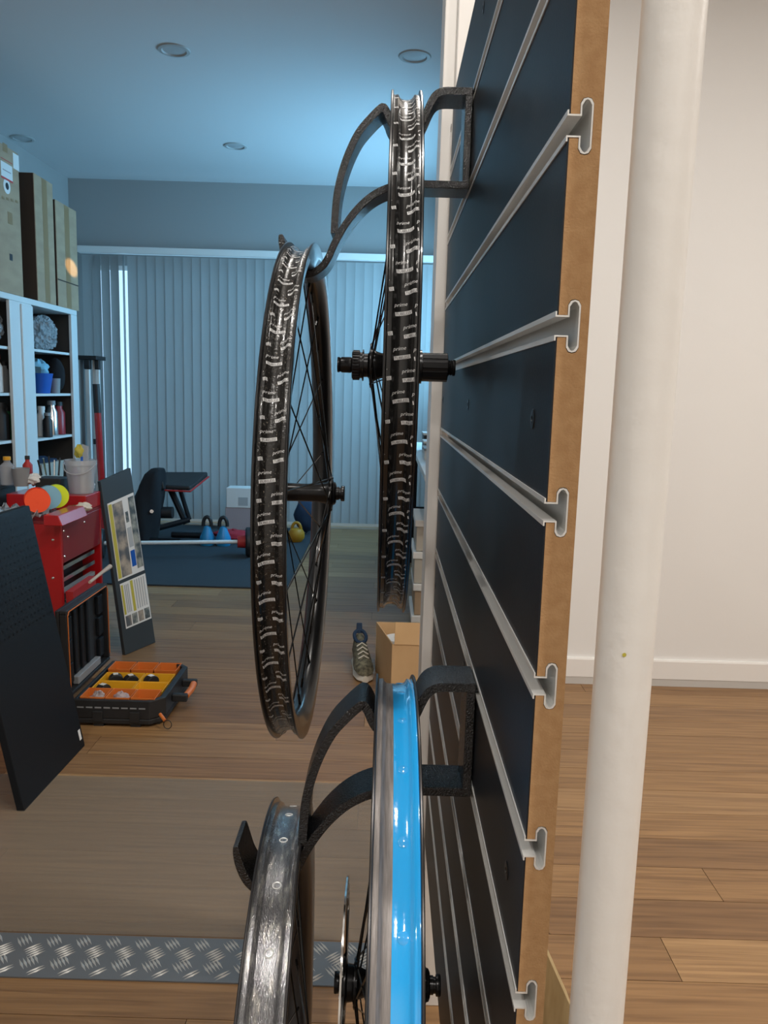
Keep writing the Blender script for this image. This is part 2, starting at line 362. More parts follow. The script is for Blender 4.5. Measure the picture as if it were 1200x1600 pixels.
# ------------------------------------------------------------------ slat wall panel
SP = 0.107; G3 = 0.1462 + CAMZ; XP = 0.0957; TH = 0.0175; YN, YF = 0.459, 1.385; PT = 0.481 + CAMZ; PB = -0.84 + CAMZ
grooves = [G3 + (3-g)*SP for g in range(1, 12)]
slat = thing('slatwall_panel', 'black slatted display panel with bare brown edge and metal-lined slots', 'display panel', (XP, YN, PB))
mh, hh, md, hd = 0.0062, 0.0150, 0.0050, 0.0125      # mouth half height, head half height, mouth depth, total depth
poly = [(0, PB)]
for g in sorted(grooves):
    poly += [(0, g-mh), (md, g-mh)]
    poly += [(md, g-hh+0.003), (md+0.0015, g-hh+0.0005), ((md+hd)/2, g-hh), (hd-0.0015, g-hh+0.0005), (hd, g-hh+0.003)]
    poly += [(hd, g+hh-0.003), (hd-0.0015, g+hh-0.0005), ((md+hd)/2, g+hh), (md+0.0015, g+hh-0.0005), (md, g+hh-0.003)]
    poly += [(md, g+mh), (0, g+mh)]
poly += [(0, PT), (TH, PT), (TH, PB)]
LEN = YF - YN
obj('board_core', MB().extrude([(u, w-PB) for u, w in poly], 0, LEN), M['mdf'], slat)
edges = [PB] + [v for g in sorted(grooves) for v in (g-mh, g+mh)] + [PT]
for i in range(0, len(edges), 2):
    obj('face_strip', MB().box((-0.0009, 0.0002, edges[i]-PB), (-0.00001, LEN-0.0002, edges[i+1]-PB)), M['laminate'], slat)
# aluminium liners: one mesh shared
t = 0.0009
outer = [(-0.0014, mh+0.0018), (-0.0009-0.0001, mh-0.0002), (md+t, mh-0.0002)]
def ring(k):
    a, b, c, h = md+0.0002+k, hd-0.0002-k, 0.003, hh-0.0004-k
    return [(a, -h+c), (a+0.0014, -h+0.0006), ((a+b)/2, -h), (b-0.0014, -h+0.0006), (b, -h+c), (b, h-c), (b-0.0014, h-0.0006), ((a+b)/2, h), (a+0.0014, h-0.0006), (a, h-c)]
o1, i1 = ring(0), ring(t); m0 = mh-0.0002; m1 = m0-t
prof = [(-0.0018, m0+0.0022), (-0.0010, m0+0.0022), (-0.0010, m0), (md+0.0002, m0)] + o1[::-1] + [(md+0.0002, -m0), (-0.0010, -m0), (-0.0010, -m0-0.0022), (-0.0018, -m0-0.0022)]
inn = [(-0.0018, -m1), (md+0.0002+t, -m1)] + i1 + [(md+0.0002+t, m1), (-0.0018, m1)]
liner = MB().extrude(prof + inn, -0.0004, LEN+0.0004).mesh('slot_liner', M['alu'])
for g in grooves:
    link('slot_liner', liner, slat, loc=(0, 0, g-PB))
scr = MB().lathe([(0.0002, 0.0), (0.0002, 0.0020), (-0.0008, 0.0024), (-0.0006, 0.0062), (0, 0.0068)], 'x', seg=20, cap=False).mesh('screw', M['screw'], True)
for (sx, sy) in ((835, 655), (733, 632), (757, 12), (794, 1360), (706, 200), (693, 625), (681, 915), (726, 1042)):
    p = atx(sx, sy, XP); link('screw', scr, slat, loc=(-0.0010, p.y-YN, p.z-PB))
# plywood gusset feet behind the panel
gp = MB().extrude([(0, 0.838), (0, 0), (0.17, 0), (0.17, 0.40), (0.024, 0.787)], 0, 0.018)
tag(obj('support_foot', gp, M['ply'], None, loc=(XP+TH+0.0004, 0.478, 0.0006)), 'raw plywood brace behind the near edge of the slat panel', 'brace')

# white pipe
pp = thing('white_pipe', 'thick white painted steel pipe beside the slat panel', 'pipe', (0.1415, 0.440, 0))
obj('pipe', MB().lathe([(0.012, 0.0163), (CEIL-0.001, 0.0163)], 'z', seg=64), M['post'], pp, True)
obj('floor_flange', MB().lathe([(0.0006, 0.032), (0.010, 0.032), (0.013, 0.029), (0.013, 0.0163)], 'z', seg=48), M['post'], pp, True)
obj('paint_chip', MB().lathe([(-0.0002, 0.0012), (0.0004, 0.0008)], 'y', c=(0.0, 0.0, 0.0), seg=10), M['ybar'], pp, loc=(-0.0050, -0.0157, 1.058))

# ------------------------------------------------------------------ wheel hangers
UA = [(.0925,.3615),(.075,.3615),(.058,.3610),(.0485,.3565),(.0425,.347),(.0370,.334),(.031,.322),(.0225,.3145),(.0118,.3125),(.001,.3160),(-.0055,.3245),(-.0095,.334),(-.0145,.3410),(-.0195,.3385),(-.031,.327),(-.0445,.3105),(-.0560,.287),(-.0640,.263),(-.0692,.238),(-.0712,.213),(-.0720,.192)]
LA = [(.0925,.2535),(.045,.2535),(.015,.2530),(-.0075,.2475),(-.0265,.2375),(-.0430,.2225),(-.0560,.206),(-.0660,.190),(-.0728,.1765),(-.0780,.164),(-.0855,.1525),(-.0965,.1445),(-.108,.1415),(-.1185,.1435),(-.1265,.151),(-.1325,.163),(-.1365,.177),(-.1385,.189)]
HY = 0.050
def smooth_path(p, n=3):
    out = []
    for i in range(len(p)-1):
        a, b, c, d = p[max(i-1, 0)], p[i], p[i+1], p[min(i+2, len(p)-1)]
        for k in range(n):
            u = k/n
            out.append(tuple(0.5*(2*b[j] + (c[j]-a[j])*u + (2*a[j]-5*b[j]+4*c[j]-d[j])*u*u + (3*b[j]-a[j]-3*c[j]+d[j])*u**3) for j in (0, 1)))
    return out + [p[-1]]
hang_base = (XP-0.002, 0, 0.249)
def hanger(y, dz, label):
    bz = 0.249
    root = thing('wheel_hanger', label, 'hanger', (XP-0.0022, y, CAMZ+bz+dz), group='printed wheel hangers on the slat panel')
    def L2(p): return [(a-(XP-0.0022), b-bz) for a, b in p]
    th = [0.0088]*60
    ua = L2(smooth_path(UA)); la = L2(smooth_path(LA))
    tu = [0.0088]*len(ua); tl = [0.0090]*len(la)
    tl[-4:] = [0.0085, 0.0078, 0.0066, 0.0050]
    obj('upper_arm', MB().stroke(ua, tu, -HY/2, HY/2), M['print3d'], root, True, bevel=0.0009)
    obj('lower_arm', MB().stroke(la, tl, -HY/2+0.0003, HY/2-0.0003), M['print3d'], root, True, bevel=0.0009)
    obj('back_plate', MB().box((-0.0088, -HY/2+0.0002, 0.0), (-0.0002, HY/2-0.0002, 0.117)), M['print3d'], root, bevel=0.0009)
    obj('slot_hook', MB().box((-0.0006, -HY/2+0.004, 0.1075), (0.0068, HY/2-0.004, 0.1145)), M['print3d'], root)
    return root
YU, YL = 1.047, 0.750
DZL = -6*SP
hanger(YU, 0.0, 'upper black printed hanger holding the two wheels with lettered black tape')
hanger(YL, DZL, 'lower black printed hanger holding the blue-taped wheel and the silvery wheel')

# ------------------------------------------------------------------ wheels
RO = 0.3165
def half_profile(a, R):
    bed = [(0, R-.0108), (a-.0120, R-.0102), (a-.0098, R-.0085), (a-.0082, R-.0056), (a-.0072, R-.0050), (a-.0062, R-.0054), (a-.0032, R-.0054), (a-.0028, R-.0046), (a-.0026, R-.0008), (a-.0020, R-.0001), (a-.0008, R-.0001), (a, R-.0008)]
    wall = [(a, R-.005), (a-.0004, R-.011), (a-.0022, R-.018), (a-.0055, R-.0245), (a-.0095, R-.0290), (0.0035, R-.0305)]
    return bed, wall
def bed_r(x, a, R):
    bed, _ = half_profile(a, R); x = abs(x)
    for (x0, r0), (x1, r1) in zip(bed, bed[1:]):
        if x <= x1: return r0 + (r1-r0)*(x-x0)/max(x1-x0, 1e-9)
    return R
def rim_mesh(a, R, m1, m2):
    bed, wall = half_profile(a, R)
    half = bed + wall
    prof = half + [(-x, r) for x, r in half[::-1]]
    prof = [p for i, p in enumerate(prof) if i == 0 or p != prof[i-1]]
    if prof[0] == prof[-1]: prof.pop()
    mb = MB().lathe(prof, 'x', seg=180, closed=True)
    nb = len(bed)
    n = len(prof)
    for k in range(len(mb.f)):
        i = k % n
        mb.m[k] = 1 if (i < nb-5 or i >= n-(nb-4)) else 0
    return mb.mesh('rim', [m1, m2], True)
_txt = {}
def text_tris(s, size, shear):
    key = (s, size, shear)
    if key in _txt: return _txt[key]
    cu = bpy.data.curves.new('t', 'FONT'); cu.body = s; cu.size = size; cu.shear = shear; cu.resolution_u = 2; cu.align_x = 'LEFT'; cu.fill_mode = 'FRONT'
    o = bpy.data.objects.new('t', cu); COL.objects.link(o)
    dg = bpy.context.evaluated_depsgraph_get(); me = o.evaluated_get(dg).to_mesh()
    vs = [(v.co.x, v.co.y) for v in me.vertices]; fs = [tuple(p.vertices) for p in me.polygons]
    o.evaluated_get(dg).to_mesh_clear(); bpy.data.objects.remove(o); bpy.data.curves.remove(cu)
    x0 = min(v[0] for v in vs); x1 = max(v[0] for v in vs)
    _txt[key] = ([((x-x0)/(x1-x0), yy) for x, yy in vs], fs); return _txt[key]
def lettering(mbw, a, R, x_left, ang, lim, th=0.16):
    """one print block on the tape: 'prime' over a white bar reading TUBELESS; x across the rim, y along it"""
    ca, sa = math.cos(th), math.sin(th)
    def put(vs, fs, mi, lift):
        keep = []
        P = []
        for x, yy in vs:
            X = x_left + x*ca - yy*sa; Y = x*sa + yy*ca
            P.append((X, Y))
        out = []
        for X, Y in P:
            Xc = max(-lim, min(lim, X)); r = bed_r(Xc, a, R) + lift; q = ang + Y/R
            out.append((Xc, -r*math.cos(q), r*math.sin(q)))
        fk = [f for f in fs if all(-lim <= P[i][0] <= lim for i in f)]
        if fk: mbw.add(out, fk, mi)
    W = 0.0124
    vs, fs = text_tris('prime', 0.0050, 0.35); put([(x*W, yy+0.0042) for x, yy in vs], fs, 0, 0.00055)
    W2 = 0.0152; nx = 14
    bar = []; bf = []
    for i in range(nx+1):
        x = W2*i/nx; bar += [(x, -0.0044), (x, -0.0008)]
        if i: bf.append((2*i-2, 2*i, 2*i+1, 2*i-1))
    put(bar, bf, 0, 0.00050)
    vs, fs = text_tris('TUBELESS', 0.0036, 0.12); put([(0.0008+x*(W2-0.0018), yy-0.0039) for x, yy in vs], fs, 1, 0.00075)
_spoke = {}
def spoke_mesh(xf, rf, dphi, rimr, sgn):
    key = (round(xf, 4), round(rf, 4), round(dphi, 3), round(rimr, 4), sgn)
    if key not in _spoke:
        h = Vector((xf, -rf*math.cos(dphi), rf*math.sin(dphi))); e = Vector((0.0025*sgn, -rimr, 0))
        d = (e-h).normalized()
        mb = MB().tube([h - Vector((0.0022*sgn, 0, 0)), h, h + d*0.012, e - d*0.016], [0.0011, 0.00115, 0.00095, 0.00095], 6)
        mb.tube([e - d*0.016, e - d*0.0155, e], [0.0009, 0.0019, 0.0019], 6)
        _spoke[key] = mb.mesh('spoke', M['spoke'], True)
    return _spoke[key]
def hub_part(name, prof, root, mt, zc, seg=40):
    return obj(name, MB().lathe(prof, 'x', seg=seg), mt, root, True, loc=(0, 0, zc))
def spline(name, x0, x1, r0, r1, n, root, mt, zc, duty=0.5):
    poly = []
    for k in range(n):
        a0 = 2*math.pi*k/n; a1 = a0 + 2*math.pi/n*duty
        for a, r in ((a0, r1), (a1, r1), (a1+0.02, r0), (a0+2*math.pi/n-0.02, r0)): poly.append((r*math.cos(a), r*math.sin(a)))
    return obj(name, MB().extrude(poly, x0, x1, 'x'), mt, root, False, loc=(0, 0, zc), bevel=0.0004)
def wheel(label, c, a, yaw, kind, fl, body, rimmats, spin=0.0, lean=0.0):
    base = Vector((c[0], c[1], c[2]+CAMZ-RO))
    root = thing('bicycle_wheel', label, 'wheel', base, 0, 'bicycle wheels hung on the slat panel')
    root.rotation_euler = (0, lean, yaw)
    zc = RO
    rim = link('rim', rim_mesh(a, RO, *rimmats), root, loc=(0, 0, zc))
    n = 28
    for i in range(n):
        side = 1 if i % 2 else -1; lead = 1 if (i//2) % 2 else -1
        me = spoke_mesh(fl[0] if side < 0 else fl[1], fl[2], lead*R_(62), RO-0.0295, -1 if side > 0 else 1)
        link('spoke', me, root, loc=(0, 0, zc), rot=(spin + 2*math.pi*i/n, 0, 0))
    body(root, zc)
    return root, rim, zc
def flange_prof(x, r, body_r): return [(x-0.0035, body_r), (x-0.0018, r-0.004), (x-0.0016, r), (x+0.0016, r), (x+0.0018, r-0.004), (x+0.0035, body_r)]
def rear_hub(root, zc):
    hub_part('hub_shell', [(-.040, .0125), (-.036, .018), (-.030, .0195), (-.022, .0165), (-.008, .0142), (.006, .0155), (.016, .020), (.019, .0215), (.026, .0215)], root, M['hub'], zc)
    hub_part('flange', flange_prof(-.0335, .0285, .016), root, M['hub'], zc)
    hub_part('flange', flange_prof(.0175, .0285, .019), root, M['hub'], zc)
    hub_part('rotor_mount', [(-.0585, .0085), (-.0585, .0172), (-.0560, .0182), (-.0485, .0182), (-.0480, .0165), (-.0455, .0165), (-.0450, .0200), (-.0435, .0200), (-.0430, .0150), (-.038, .0150)], root, M['hub'], zc)
    spline('lockring_teeth', -.0575, -.0490, .0180, .0192, 28, root, M['hub'], zc, 0.45)
    hub_part('axle', [(-.0735, .0084), (-.0585, .0084)], root, M['hub'], zc)
    hub_part('end_cap', [(-.0775, .0070), (-.0775, .0096), (-.0755, .0100), (-.0735, .0088), (-.0720, .0100), (-.0600, .0102), (-.0588, .0085)], root, M['hub'], zc)
    hub_part('freehub_body', [(.027, .0215), (.0315, .0215), (.032, .0172), (.0645, .0172), (.0652, .0160)], root, M['hub'], zc)
    spline('freehub_splines', .0322, .0645, .0174, .0186, 9, root, M['hub'], zc, 0.62)
    hub_part('end_cap', [(.0652, .0120), (.0665, .0105), (.0680, .0090), (.0690, .0100), (.0712, .0092), (.0720, .0104), (.0742, .0104), (.0750, .0098), (.0750, .0060)], root, M['hub'], zc)
def front_hub(root, zc, caps=True):
    hub_part('hub_shell', [(-.040, .0105), (-.036, .0165), (-.030, .0150), (-.022, .0122), (.0, .0118), (.020, .0122), (.030, .0140), (.036, .0170), (.0425, .0150), (.044, .0120)], root, M['hub'], zc)
    hub_part('flange', flange_prof(-.0330, .0240, .0145), root, M['hub'], zc)
    hub_part('flange', flange_prof(.0370, .0240, .0150), root, M['hub'], zc)
    hub_part('end_cap', [(.0440, .0090), (.0475, .0090), (.0480, .0078), (.0500, .0078), (.0505, .0102), (.0540, .0106), (.0552, .0100), (.0552, .0070)], root, M['hub'], zc)
    hub_part('end_cap', [(-.0552, .0070), (-.0552, .0100), (-.0540, .0106), (-.0505, .0102), (-.0500, .0080), (-.040, .0080)], root, M['hub'], zc)
def tape(rim, a, R, x0, x1, mt, lift, name, seg=180):
    bed, _ = half_profile(a, R)
    xs = sorted(set([x0, x1] + [sg*x for x, r in bed for sg in (-1, 1) if x0 < sg*x < x1]))
    return obj(name, MB().lathe([(x, bed_r(x, a, R)+lift) for x in xs], 'x', seg=seg, cap=False), mt, rim, True)
AU, AL = 0.0168, 0.0210
# upper right: rear wheel, black lettered tape
wr, rim, zc = wheel('rear bicycle wheel on the upper hanger nearest the panel, black lettered tape and long freehub', (0.0118, 1.040, 0.032), AU, 0.0, 'rear', (-.0335, .0175, .0262), rear_hub, (M['carbon'], M['carbon']), 0.05)
tp = tape(rim, AU, RO, -AU+.0034, AU-.0034, M['tape'], 0.0003, 'rim_tape')
mbw = MB(); npb = 49
for i in range(npb):
    q = 2*math.pi*i/npb
    lettering(mbw, AU, RO, -.0072, q, AU-.0036); lettering(mbw, AU, RO, .0014, q+math.pi/npb, AU-.0036); lettering(mbw, AU, RO, -.0240, q+math.pi/npb, AU-.0036); lettering(mbw, AU, RO, .0112, q, AU-.0036)
le = obj('tape_lettering', mbw, [M['white_ink'], M['black_ink']], tp); le['kind'] = 'stuff'; le['label'] = 'white italic word prime above a white TUBELESS bar'
# upper left: front wheel, dusty black lettered tape
wl, rim, zc = wheel('front bicycle wheel hung furthest out on the upper hanger, dusty black lettered tape', (-0.1085, 1.045, -0.1370), AU, 0.0, 'front', (-.033, .037, .0220), front_hub, (M['carbon'], M['carbon']), 0.11)
tp = tape(rim, AU, RO, -AU+.0034, AU-.0034, M['tape_dirty'], 0.0003, 'rim_tape')
mbw = MB()
for i in range(npb):
    q = 2*math.pi*(i+0.3)/npb
    lettering(mbw, AU, RO, -.0105, q, AU-.0036); lettering(mbw, AU, RO, .0016, q+math.pi/npb, AU-.0036); lettering(mbw, AU, RO, -.0230, q+math.pi/npb, AU-.0036)
le = obj('tape_lettering', mbw, [M['white_ink'], M['black_ink']], tp); le['kind'] = 'stuff'; le['label'] = 'white italic word prime above a white TUBELESS bar'
# lower right: front wheel with rotor and blue tape
def front_disc(root, zc):
    front_hub(root, zc)
    xr = -.0455
    ro = bpy.data.objects.new('brake_rotor', None)
    mb = MB(); nn = 48; z = zc
    def rp(r, a): return (r*math.cos(a), r*math.sin(a)+zc)
    def ann(r0, r1, seg, wob=0.0):
        vs = []; fs = []
        for k in range(seg):
            a = 2*math.pi*k/seg; w = wob*math.sin(a*12)
            for r in (r0+w, r1+w):
                for xx in (xr-.0009, xr+.0009):
                    p = rp(r, a); vs.append((xx, p[0], p[1]))
        for k in range(seg):
            o, q = 4*k, 4*((k+1) % seg)
            fs += [(o, o+2, q+2, q), (o+1, q+1, q+3, o+3), (o+2, o+3, q+3, q+2), (o, q, q+1, o+1)]
        mb.add(vs, fs)
    ann(.0975, .1015, 96, .0010); ann(.0895, .0930, 96, .0008); ann(.0845, .0868, 96)
    for k in range(36):
        a = 2*math.pi*k/36; c1, s1 = math.cos(a), math.sin(a)
        p0 = rp(.085, a); p1 = rp(.0985, a+0.06)
        mb.tube([(xr, *p0), (xr, *p1)], 0.0013, 4)
    for k in range(6):
        a = 2*math.pi*k/6 + .3
        mb.tube([(xr, *rp(.020, a-.5)), (xr, *rp(.05, a-.15)), (xr, *rp(.086, a))], [.0022, .0016, .0016], 6)
    rot_o = obj('brake_rotor', mb, M['rotor'], root, True)
    obj('rotor_carrier', MB().lathe([(xr-.002, .012), (xr-.002, .0245), (xr+.002, .0245), (xr+.004, .018), (xr+.011, .017)], 'x', seg=40), M['hub'], rot_o, True, loc=(0, 0, zc))
    bo = MB().lathe([(-.0022, 0.0), (-.0022, .0022), (0, .003)], 'x', seg=12).mesh('rotor_bolt', M['chrome'], True)
    for k in range(6):
        p = rp(.0210, 2*math.pi*k/6); link('rotor_bolt', bo, rot_o, loc=(xr-.002, p[0], p[1]))
wr2, rim, zc = wheel('front bicycle wheel with bright blue rim tape and disc rotor on the lower hanger', (0.0175, 0.738, -0.6105), AL, 0.0, 'front', (-.033, .037, .0220), front_disc, (M['alloyrim'], M['greybed']), 0.02)
bt = tape(rim, AL, RO, -.0030, AL-.0029, M['bluetape'], 0.0004, 'blue_rim_tape')
bump = MB().lathe([(0.0, .0048), (0.0004, .0040), (0.0006, 0.0)], 'z', seg=20, cap=False).mesh('spoke_hole_bump', M['bluetape2'], True)
ringm = MB().lathe([(0.0, .0046), (0.0006, .0040), (0.0, .0032)], 'z', seg=20, cap=False).mesh('spoke_hole_rim', M['alu'], True)
for i in range(28):
    q = 2*math.pi*(i+.5)/28; r = bed_r(.0055, AL, RO)+.0004
    link('spoke_hole_bump', bump, bt, loc=(.0055, -r*math.cos(q), r*math.sin(q)), rot=(math.pi/2 - q + 0*math.pi, 0, 0))
# lower left: bare silvery rim
wl2, rim, zc = wheel('bare silvery rimmed bicycle wheel with dried sealant at the lower left', (-0.0940, 0.735, -0.7640), AL, R_(2.2), 'front', (-.033, .037, .0220), front_hub, (M['alloyrim'], M['sealant']), 0.07)
for i in range(28):
    q = 2*math.pi*(i+.2)/28; r = bed_r(0, AL, RO)+.0002
    link('spoke_hole_rim', ringm, rim, loc=(.001, -r*math.cos(q), r*math.sin(q)), rot=(math.pi/2 - q, 0, 0))

# ------------------------------------------------------------------ blind, lights, floor coverings
def blob(mb, c, rad, seed=0, amp=0.15, nu=20, nv=12, mi=0):
    rnd = random.Random(seed); ph = [rnd.uniform(0, 6.28) for _ in range(9)]; vs = []
    for j in range(nv+1):
        t = math.pi*j/nv
        for i in range(nu):
            p = 2*math.pi*i/nu
            k = 1 + amp*(math.sin(3*p+ph[0])*math.sin(2*t+ph[1]) + 0.6*math.sin(5*p+4*t+ph[2]) + 0.5*math.sin(7*t-3*p+ph[3])*math.sin(t))
            vs.append((c[0]+rad[0]*k*math.sin(t)*math.cos(p), c[1]+rad[1]*k*math.sin(t)*math.sin(p), c[2]+rad[2]*k*math.cos(t)))
    fs = [(j*nu+i, (j+1)*nu+i, (j+1)*nu+(i+1) % nu, j*nu+(i+1) % nu) for j in range(nv) for i in range(nu)]
    return mb.add(vs, fs, mi)
YB = 6.90
vb = thing('vertical_blind', 'pale vertical slat blind across the far glass door', 'blind', (BX0, YB, 0.03))
zr = 2.335
obj('headrail', MB().box((-0.02, -0.03, zr-0.085), (BX1-BX0+0.02, 0.03, zr-0.03)), M['trim'], vb, bevel=0.004)
sm = MB(); pr = [(-0.0445+0.089*k/6, 0.003*(1-((k-3)/3)**2)) for k in range(7)]
sm.extrude(pr + [(x, y+0.0012) for x, y in pr[::-1]], 0, zr-0.10, 'z')
sme = sm.mesh('slat', M['slat'], True)
pitch = 0.0768; isl = round((at(189, 560, YB).x - BX0 - 0.05)/0.0768); ns = int((BX1-BX0)/pitch)
for i in range(ns):
    x = 0.05 + i*pitch; ang = -2.5
    if i == isl: ang = -61
    if i in (isl-1, isl-2, isl-3): ang = -20
    link('slat', sme, vb, loc=(x, 0, 0), rot=(0, 0, R_(ang + random.uniform(-1.2, 1.2))))
obj('floor_track', MB().box((0, 0.02, -0.0295), (BX1-BX0, 0.09, 0.0)), M['trim'], vb)

dl_labels = ['ceiling downlight at the upper left, above the nearest wheel', 'ceiling downlight at the upper right, beside the white jamb', 'ceiling downlight over the tall carton at the far left', 'small distant ceiling downlight near the middle of the blind']
for (dx, dy), lab in zip(((272, 78), (648, 88), (35, 216), (368, 228)), dl_labels):
    v = ray(dx, dy); v = v * ((CEIL-CAMZ)/v.z)
    r_o = thing('downlight', lab, 'downlight', (v.x, v.y, CEIL), group='recessed downlights')
    obj('trim_ring', MB().lathe([(-0.0005, 0.085), (-0.006, 0.080), (-0.008, 0.064), (-0.001, 0.058)], 'z', seg=36, cap=False), M['lightring'], r_o, True)
    obj('lens', MB().lathe([(-0.0012, 0.058), (-0.004, 0.030), (-0.005, 0.0)], 'z', seg=36, cap=False), M['lens'], r_o, True)

# tread plate threshold
tx0, tx1, ty0, ty1 = -1.45, 0.062, 1.437, 1.566
tpz = thing('threshold_plate', 'patterned aluminium tread plate strip across the floor', 'threshold', (tx0, ty0, 0.0004))
obj('plate', MB().box((0, 0, 0), (tx1-tx0, ty1-ty0, 0.003)), M['tread'], tpz)
bars = MB()
for j in range(-1, 6):
    for i in range(-4, 27):
        cx = i*0.064 + (j % 2)*0.032 + (j//2)*0.03; cy = (j+0.35)*0.0325
        ang = R_(40) if j % 2 == 0 else R_(-52)
        u = Vector((math.cos(ang), math.sin(ang))); w = Vector((-u.y, u.x))
        for k in range(5):
            q = Vector((cx, cy)) + w*((k-2)*0.0072)
            a = q - u*0.0185; b = q + u*0.0185
            if min(a.x, b.x) < 0.001 or max(a.x, b.x) > tx1-tx0-0.001 or min(a.y, b.y) < 0.001 or max(a.y, b.y) > ty1-ty0-0.001: continue
            hw = w*0.0027
            vs = [(a.x, a.y, 0.003), ((q-hw).x, (q-hw).y, 0.003), (b.x, b.y, 0.003), ((q+hw).x, (q+hw).y, 0.003), ((a*0.75+b*0.25).x, (a*0.75+b*0.25).y, 0.0047), ((a*0.25+b*0.75).x, (a*0.25+b*0.75).y, 0.0047)]
            bars.add(vs, [(0,1,4), (1,5,4), (1,2,5), (2,3,5), (3,4,5), (3,0,4)])
bo_ = obj('tread_bars', bars, M['tread_bar'], tpz); bo_['kind'] = 'stuff'
tag(obj('floor_mat', MB().box((-1.35, 1.572, 0.0006), (0.07, 2.272, 0.0028)), M['vinyl'], None), 'hazy see-through plastic mat lying on the floor planks', 'floor mat')

# ------------------------------------------------------------------ black pegboard leaning at the left
Bf = floorpt(133, 1165); Bn = floorpt(31, 1268); Bn.x = Bf.x - 0.012
Tf = at(46, 790, Bf.y + 0.02); up = Tf - Bf; al = Bn - Bf
pg = thing('pegboard', 'tall black perforated metal panel leaning at the left edge', 'pegboard', Bf)
th_ = Vector((-0.022, 0, 0))
obj('panel_sheet', MB().hexa([(0, 0, 0.001), al, al + th_, th_, up, al + up, al + up + th_, up + th_]), M['black_metal'], pg, bevel=0.002)
nrm = up.cross(al).normalized(); nrm = nrm if nrm.x > 0 else -nrm
holes = MB(); ua_, va_ = al.normalized(), up.normalized()
for i in range(17):
    for j in range(14):
        c = ua_*(0.02 + i*0.0245) + up - va_*(0.03 + j*0.0245) + nrm*0.0006
        holes.add([c + (ua_*math.cos(k*math.pi/3) + va_*math.sin(k*math.pi/3))*0.0035 for k in range(6)], [(0,1,2,3,4,5)])
ho = obj('peg_holes', holes, M['screw'], pg); ho['kind'] = 'stuff'
stc = al.normalized()*0.012 + va_*0.03 + nrm*0.001
obj('sticker', MB().add([stc, stc + ua_*0.016, stc + ua_*0.016 + va_*0.035, stc + va_*0.035], [(0,1,2,3)]), M['paper'], pg)

# ------------------------------------------------------------------ red tool chest
CX = -1.235
cy0 = atx(95, 850, CX).y; cy1 = 3.40
ch = thing('tool_chest', 'red steel tool chest with open drawer bay behind the pegboard', 'tool chest', (CX, cy0, 0))
L_ = cy1 - cy0
obj('end_panel', MB().box((-0.50, 0, 0.001), (0, 0.02, 0.66)), M['red'], ch, bevel=0.003)
obj('end_panel', MB().box((-0.50, L_-0.02, 0.001), (0, L_, 0.66)), M['red'], ch, bevel=0.003)
obj('back_panel', MB().box((-0.50, 0.02, 0.001), (-0.48, L_-0.02, 0.66)), M['red'], ch)
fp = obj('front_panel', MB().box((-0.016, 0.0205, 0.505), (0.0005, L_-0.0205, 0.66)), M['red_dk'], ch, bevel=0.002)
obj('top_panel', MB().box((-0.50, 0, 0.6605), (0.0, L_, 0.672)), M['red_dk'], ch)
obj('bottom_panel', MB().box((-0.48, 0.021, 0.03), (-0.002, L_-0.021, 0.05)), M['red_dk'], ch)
obj('raised_shelf', MB().box((-0.33, L_-0.17, 0.6725), (-0.001, L_, 0.735)), M['red'], ch, bevel=0.003)
CR = 0.7355
obj('drop_front', MB().hexa([(-0.02, -0.10, 0.6725), (0.050, -0.10, 0.6725), (0.050, 0.15, 0.6725), (-0.02, 0.15, 0.6725), (-0.02, -0.10, 0.712), (0.034, -0.10, 0.712), (0.034, 0.15, 0.712), (-0.02, 0.15, 0.712)]), M['red'], ch, bevel=0.003)
rv = MB().lathe([(0.0, 0.006), (0.003, 0.004), (0.004, 0.0)], 'x', seg=10, cap=False).mesh('rivet', M['chrome'], True)
for (yy, zz) in ((0.03, 0.63), (0.03, 0.53), (0.07, 0.60), (0.24, 0.63)): link('rivet', rv, ch, loc=(0.0006, yy, zz))
rv2 = MB().lathe([(0.0, 0.006), (-0.003, 0.004), (-0.004, 0.0)], 'y', seg=10, cap=False).mesh('rivet', M['chrome'], True)
for (xx, zz) in ((-0.035, 0.45), (-0.03, 0.60)): link('rivet', rv2, ch, loc=(xx, -0.0004, zz))
for k, zz in enumerate((0.472, 0.425, 0.375, 0.325)):
    obj('drawer_rail', MB().box((-0.03, 0.03, zz), (-0.012, L_-0.06, zz+0.016)), M['chrome'] if k < 2 else M['grey'], ch)
obj('bay_lining', MB().box((-0.09, 0.021, 0.05), (-0.08, L_-0.021, 0.50)), M['black'], ch)
CT = 0.6725
# things in and on the chest
fz = at(150, 895, 3.12)
tag(obj('wooden_handle_tool', MB().tube([at(140, 910, 3.02), at(160, 894, 3.16), at(172, 885, 3.26)], [0.006, 0.007, 0.010], 8), M['wood_handle'], None, True), 'tool with pale wooden handle resting in the open drawer bay', 'tool')
tag(obj('red_carton', MB().hexa([at(116,944,3.0), at(150,918,3.2), at(150,918,3.2)+Vector((-.03,0,0)), at(116,944,3.0)+Vector((-.03,0,0)), at(114,925,3.0), at(150,900,3.2), at(150,900,3.2)+Vector((-.03,0,0)), at(114,925,3.0)+Vector((-.03,0,0))]), M['red_rubber'], None), 'small red printed carton in the open drawer bay', 'carton')

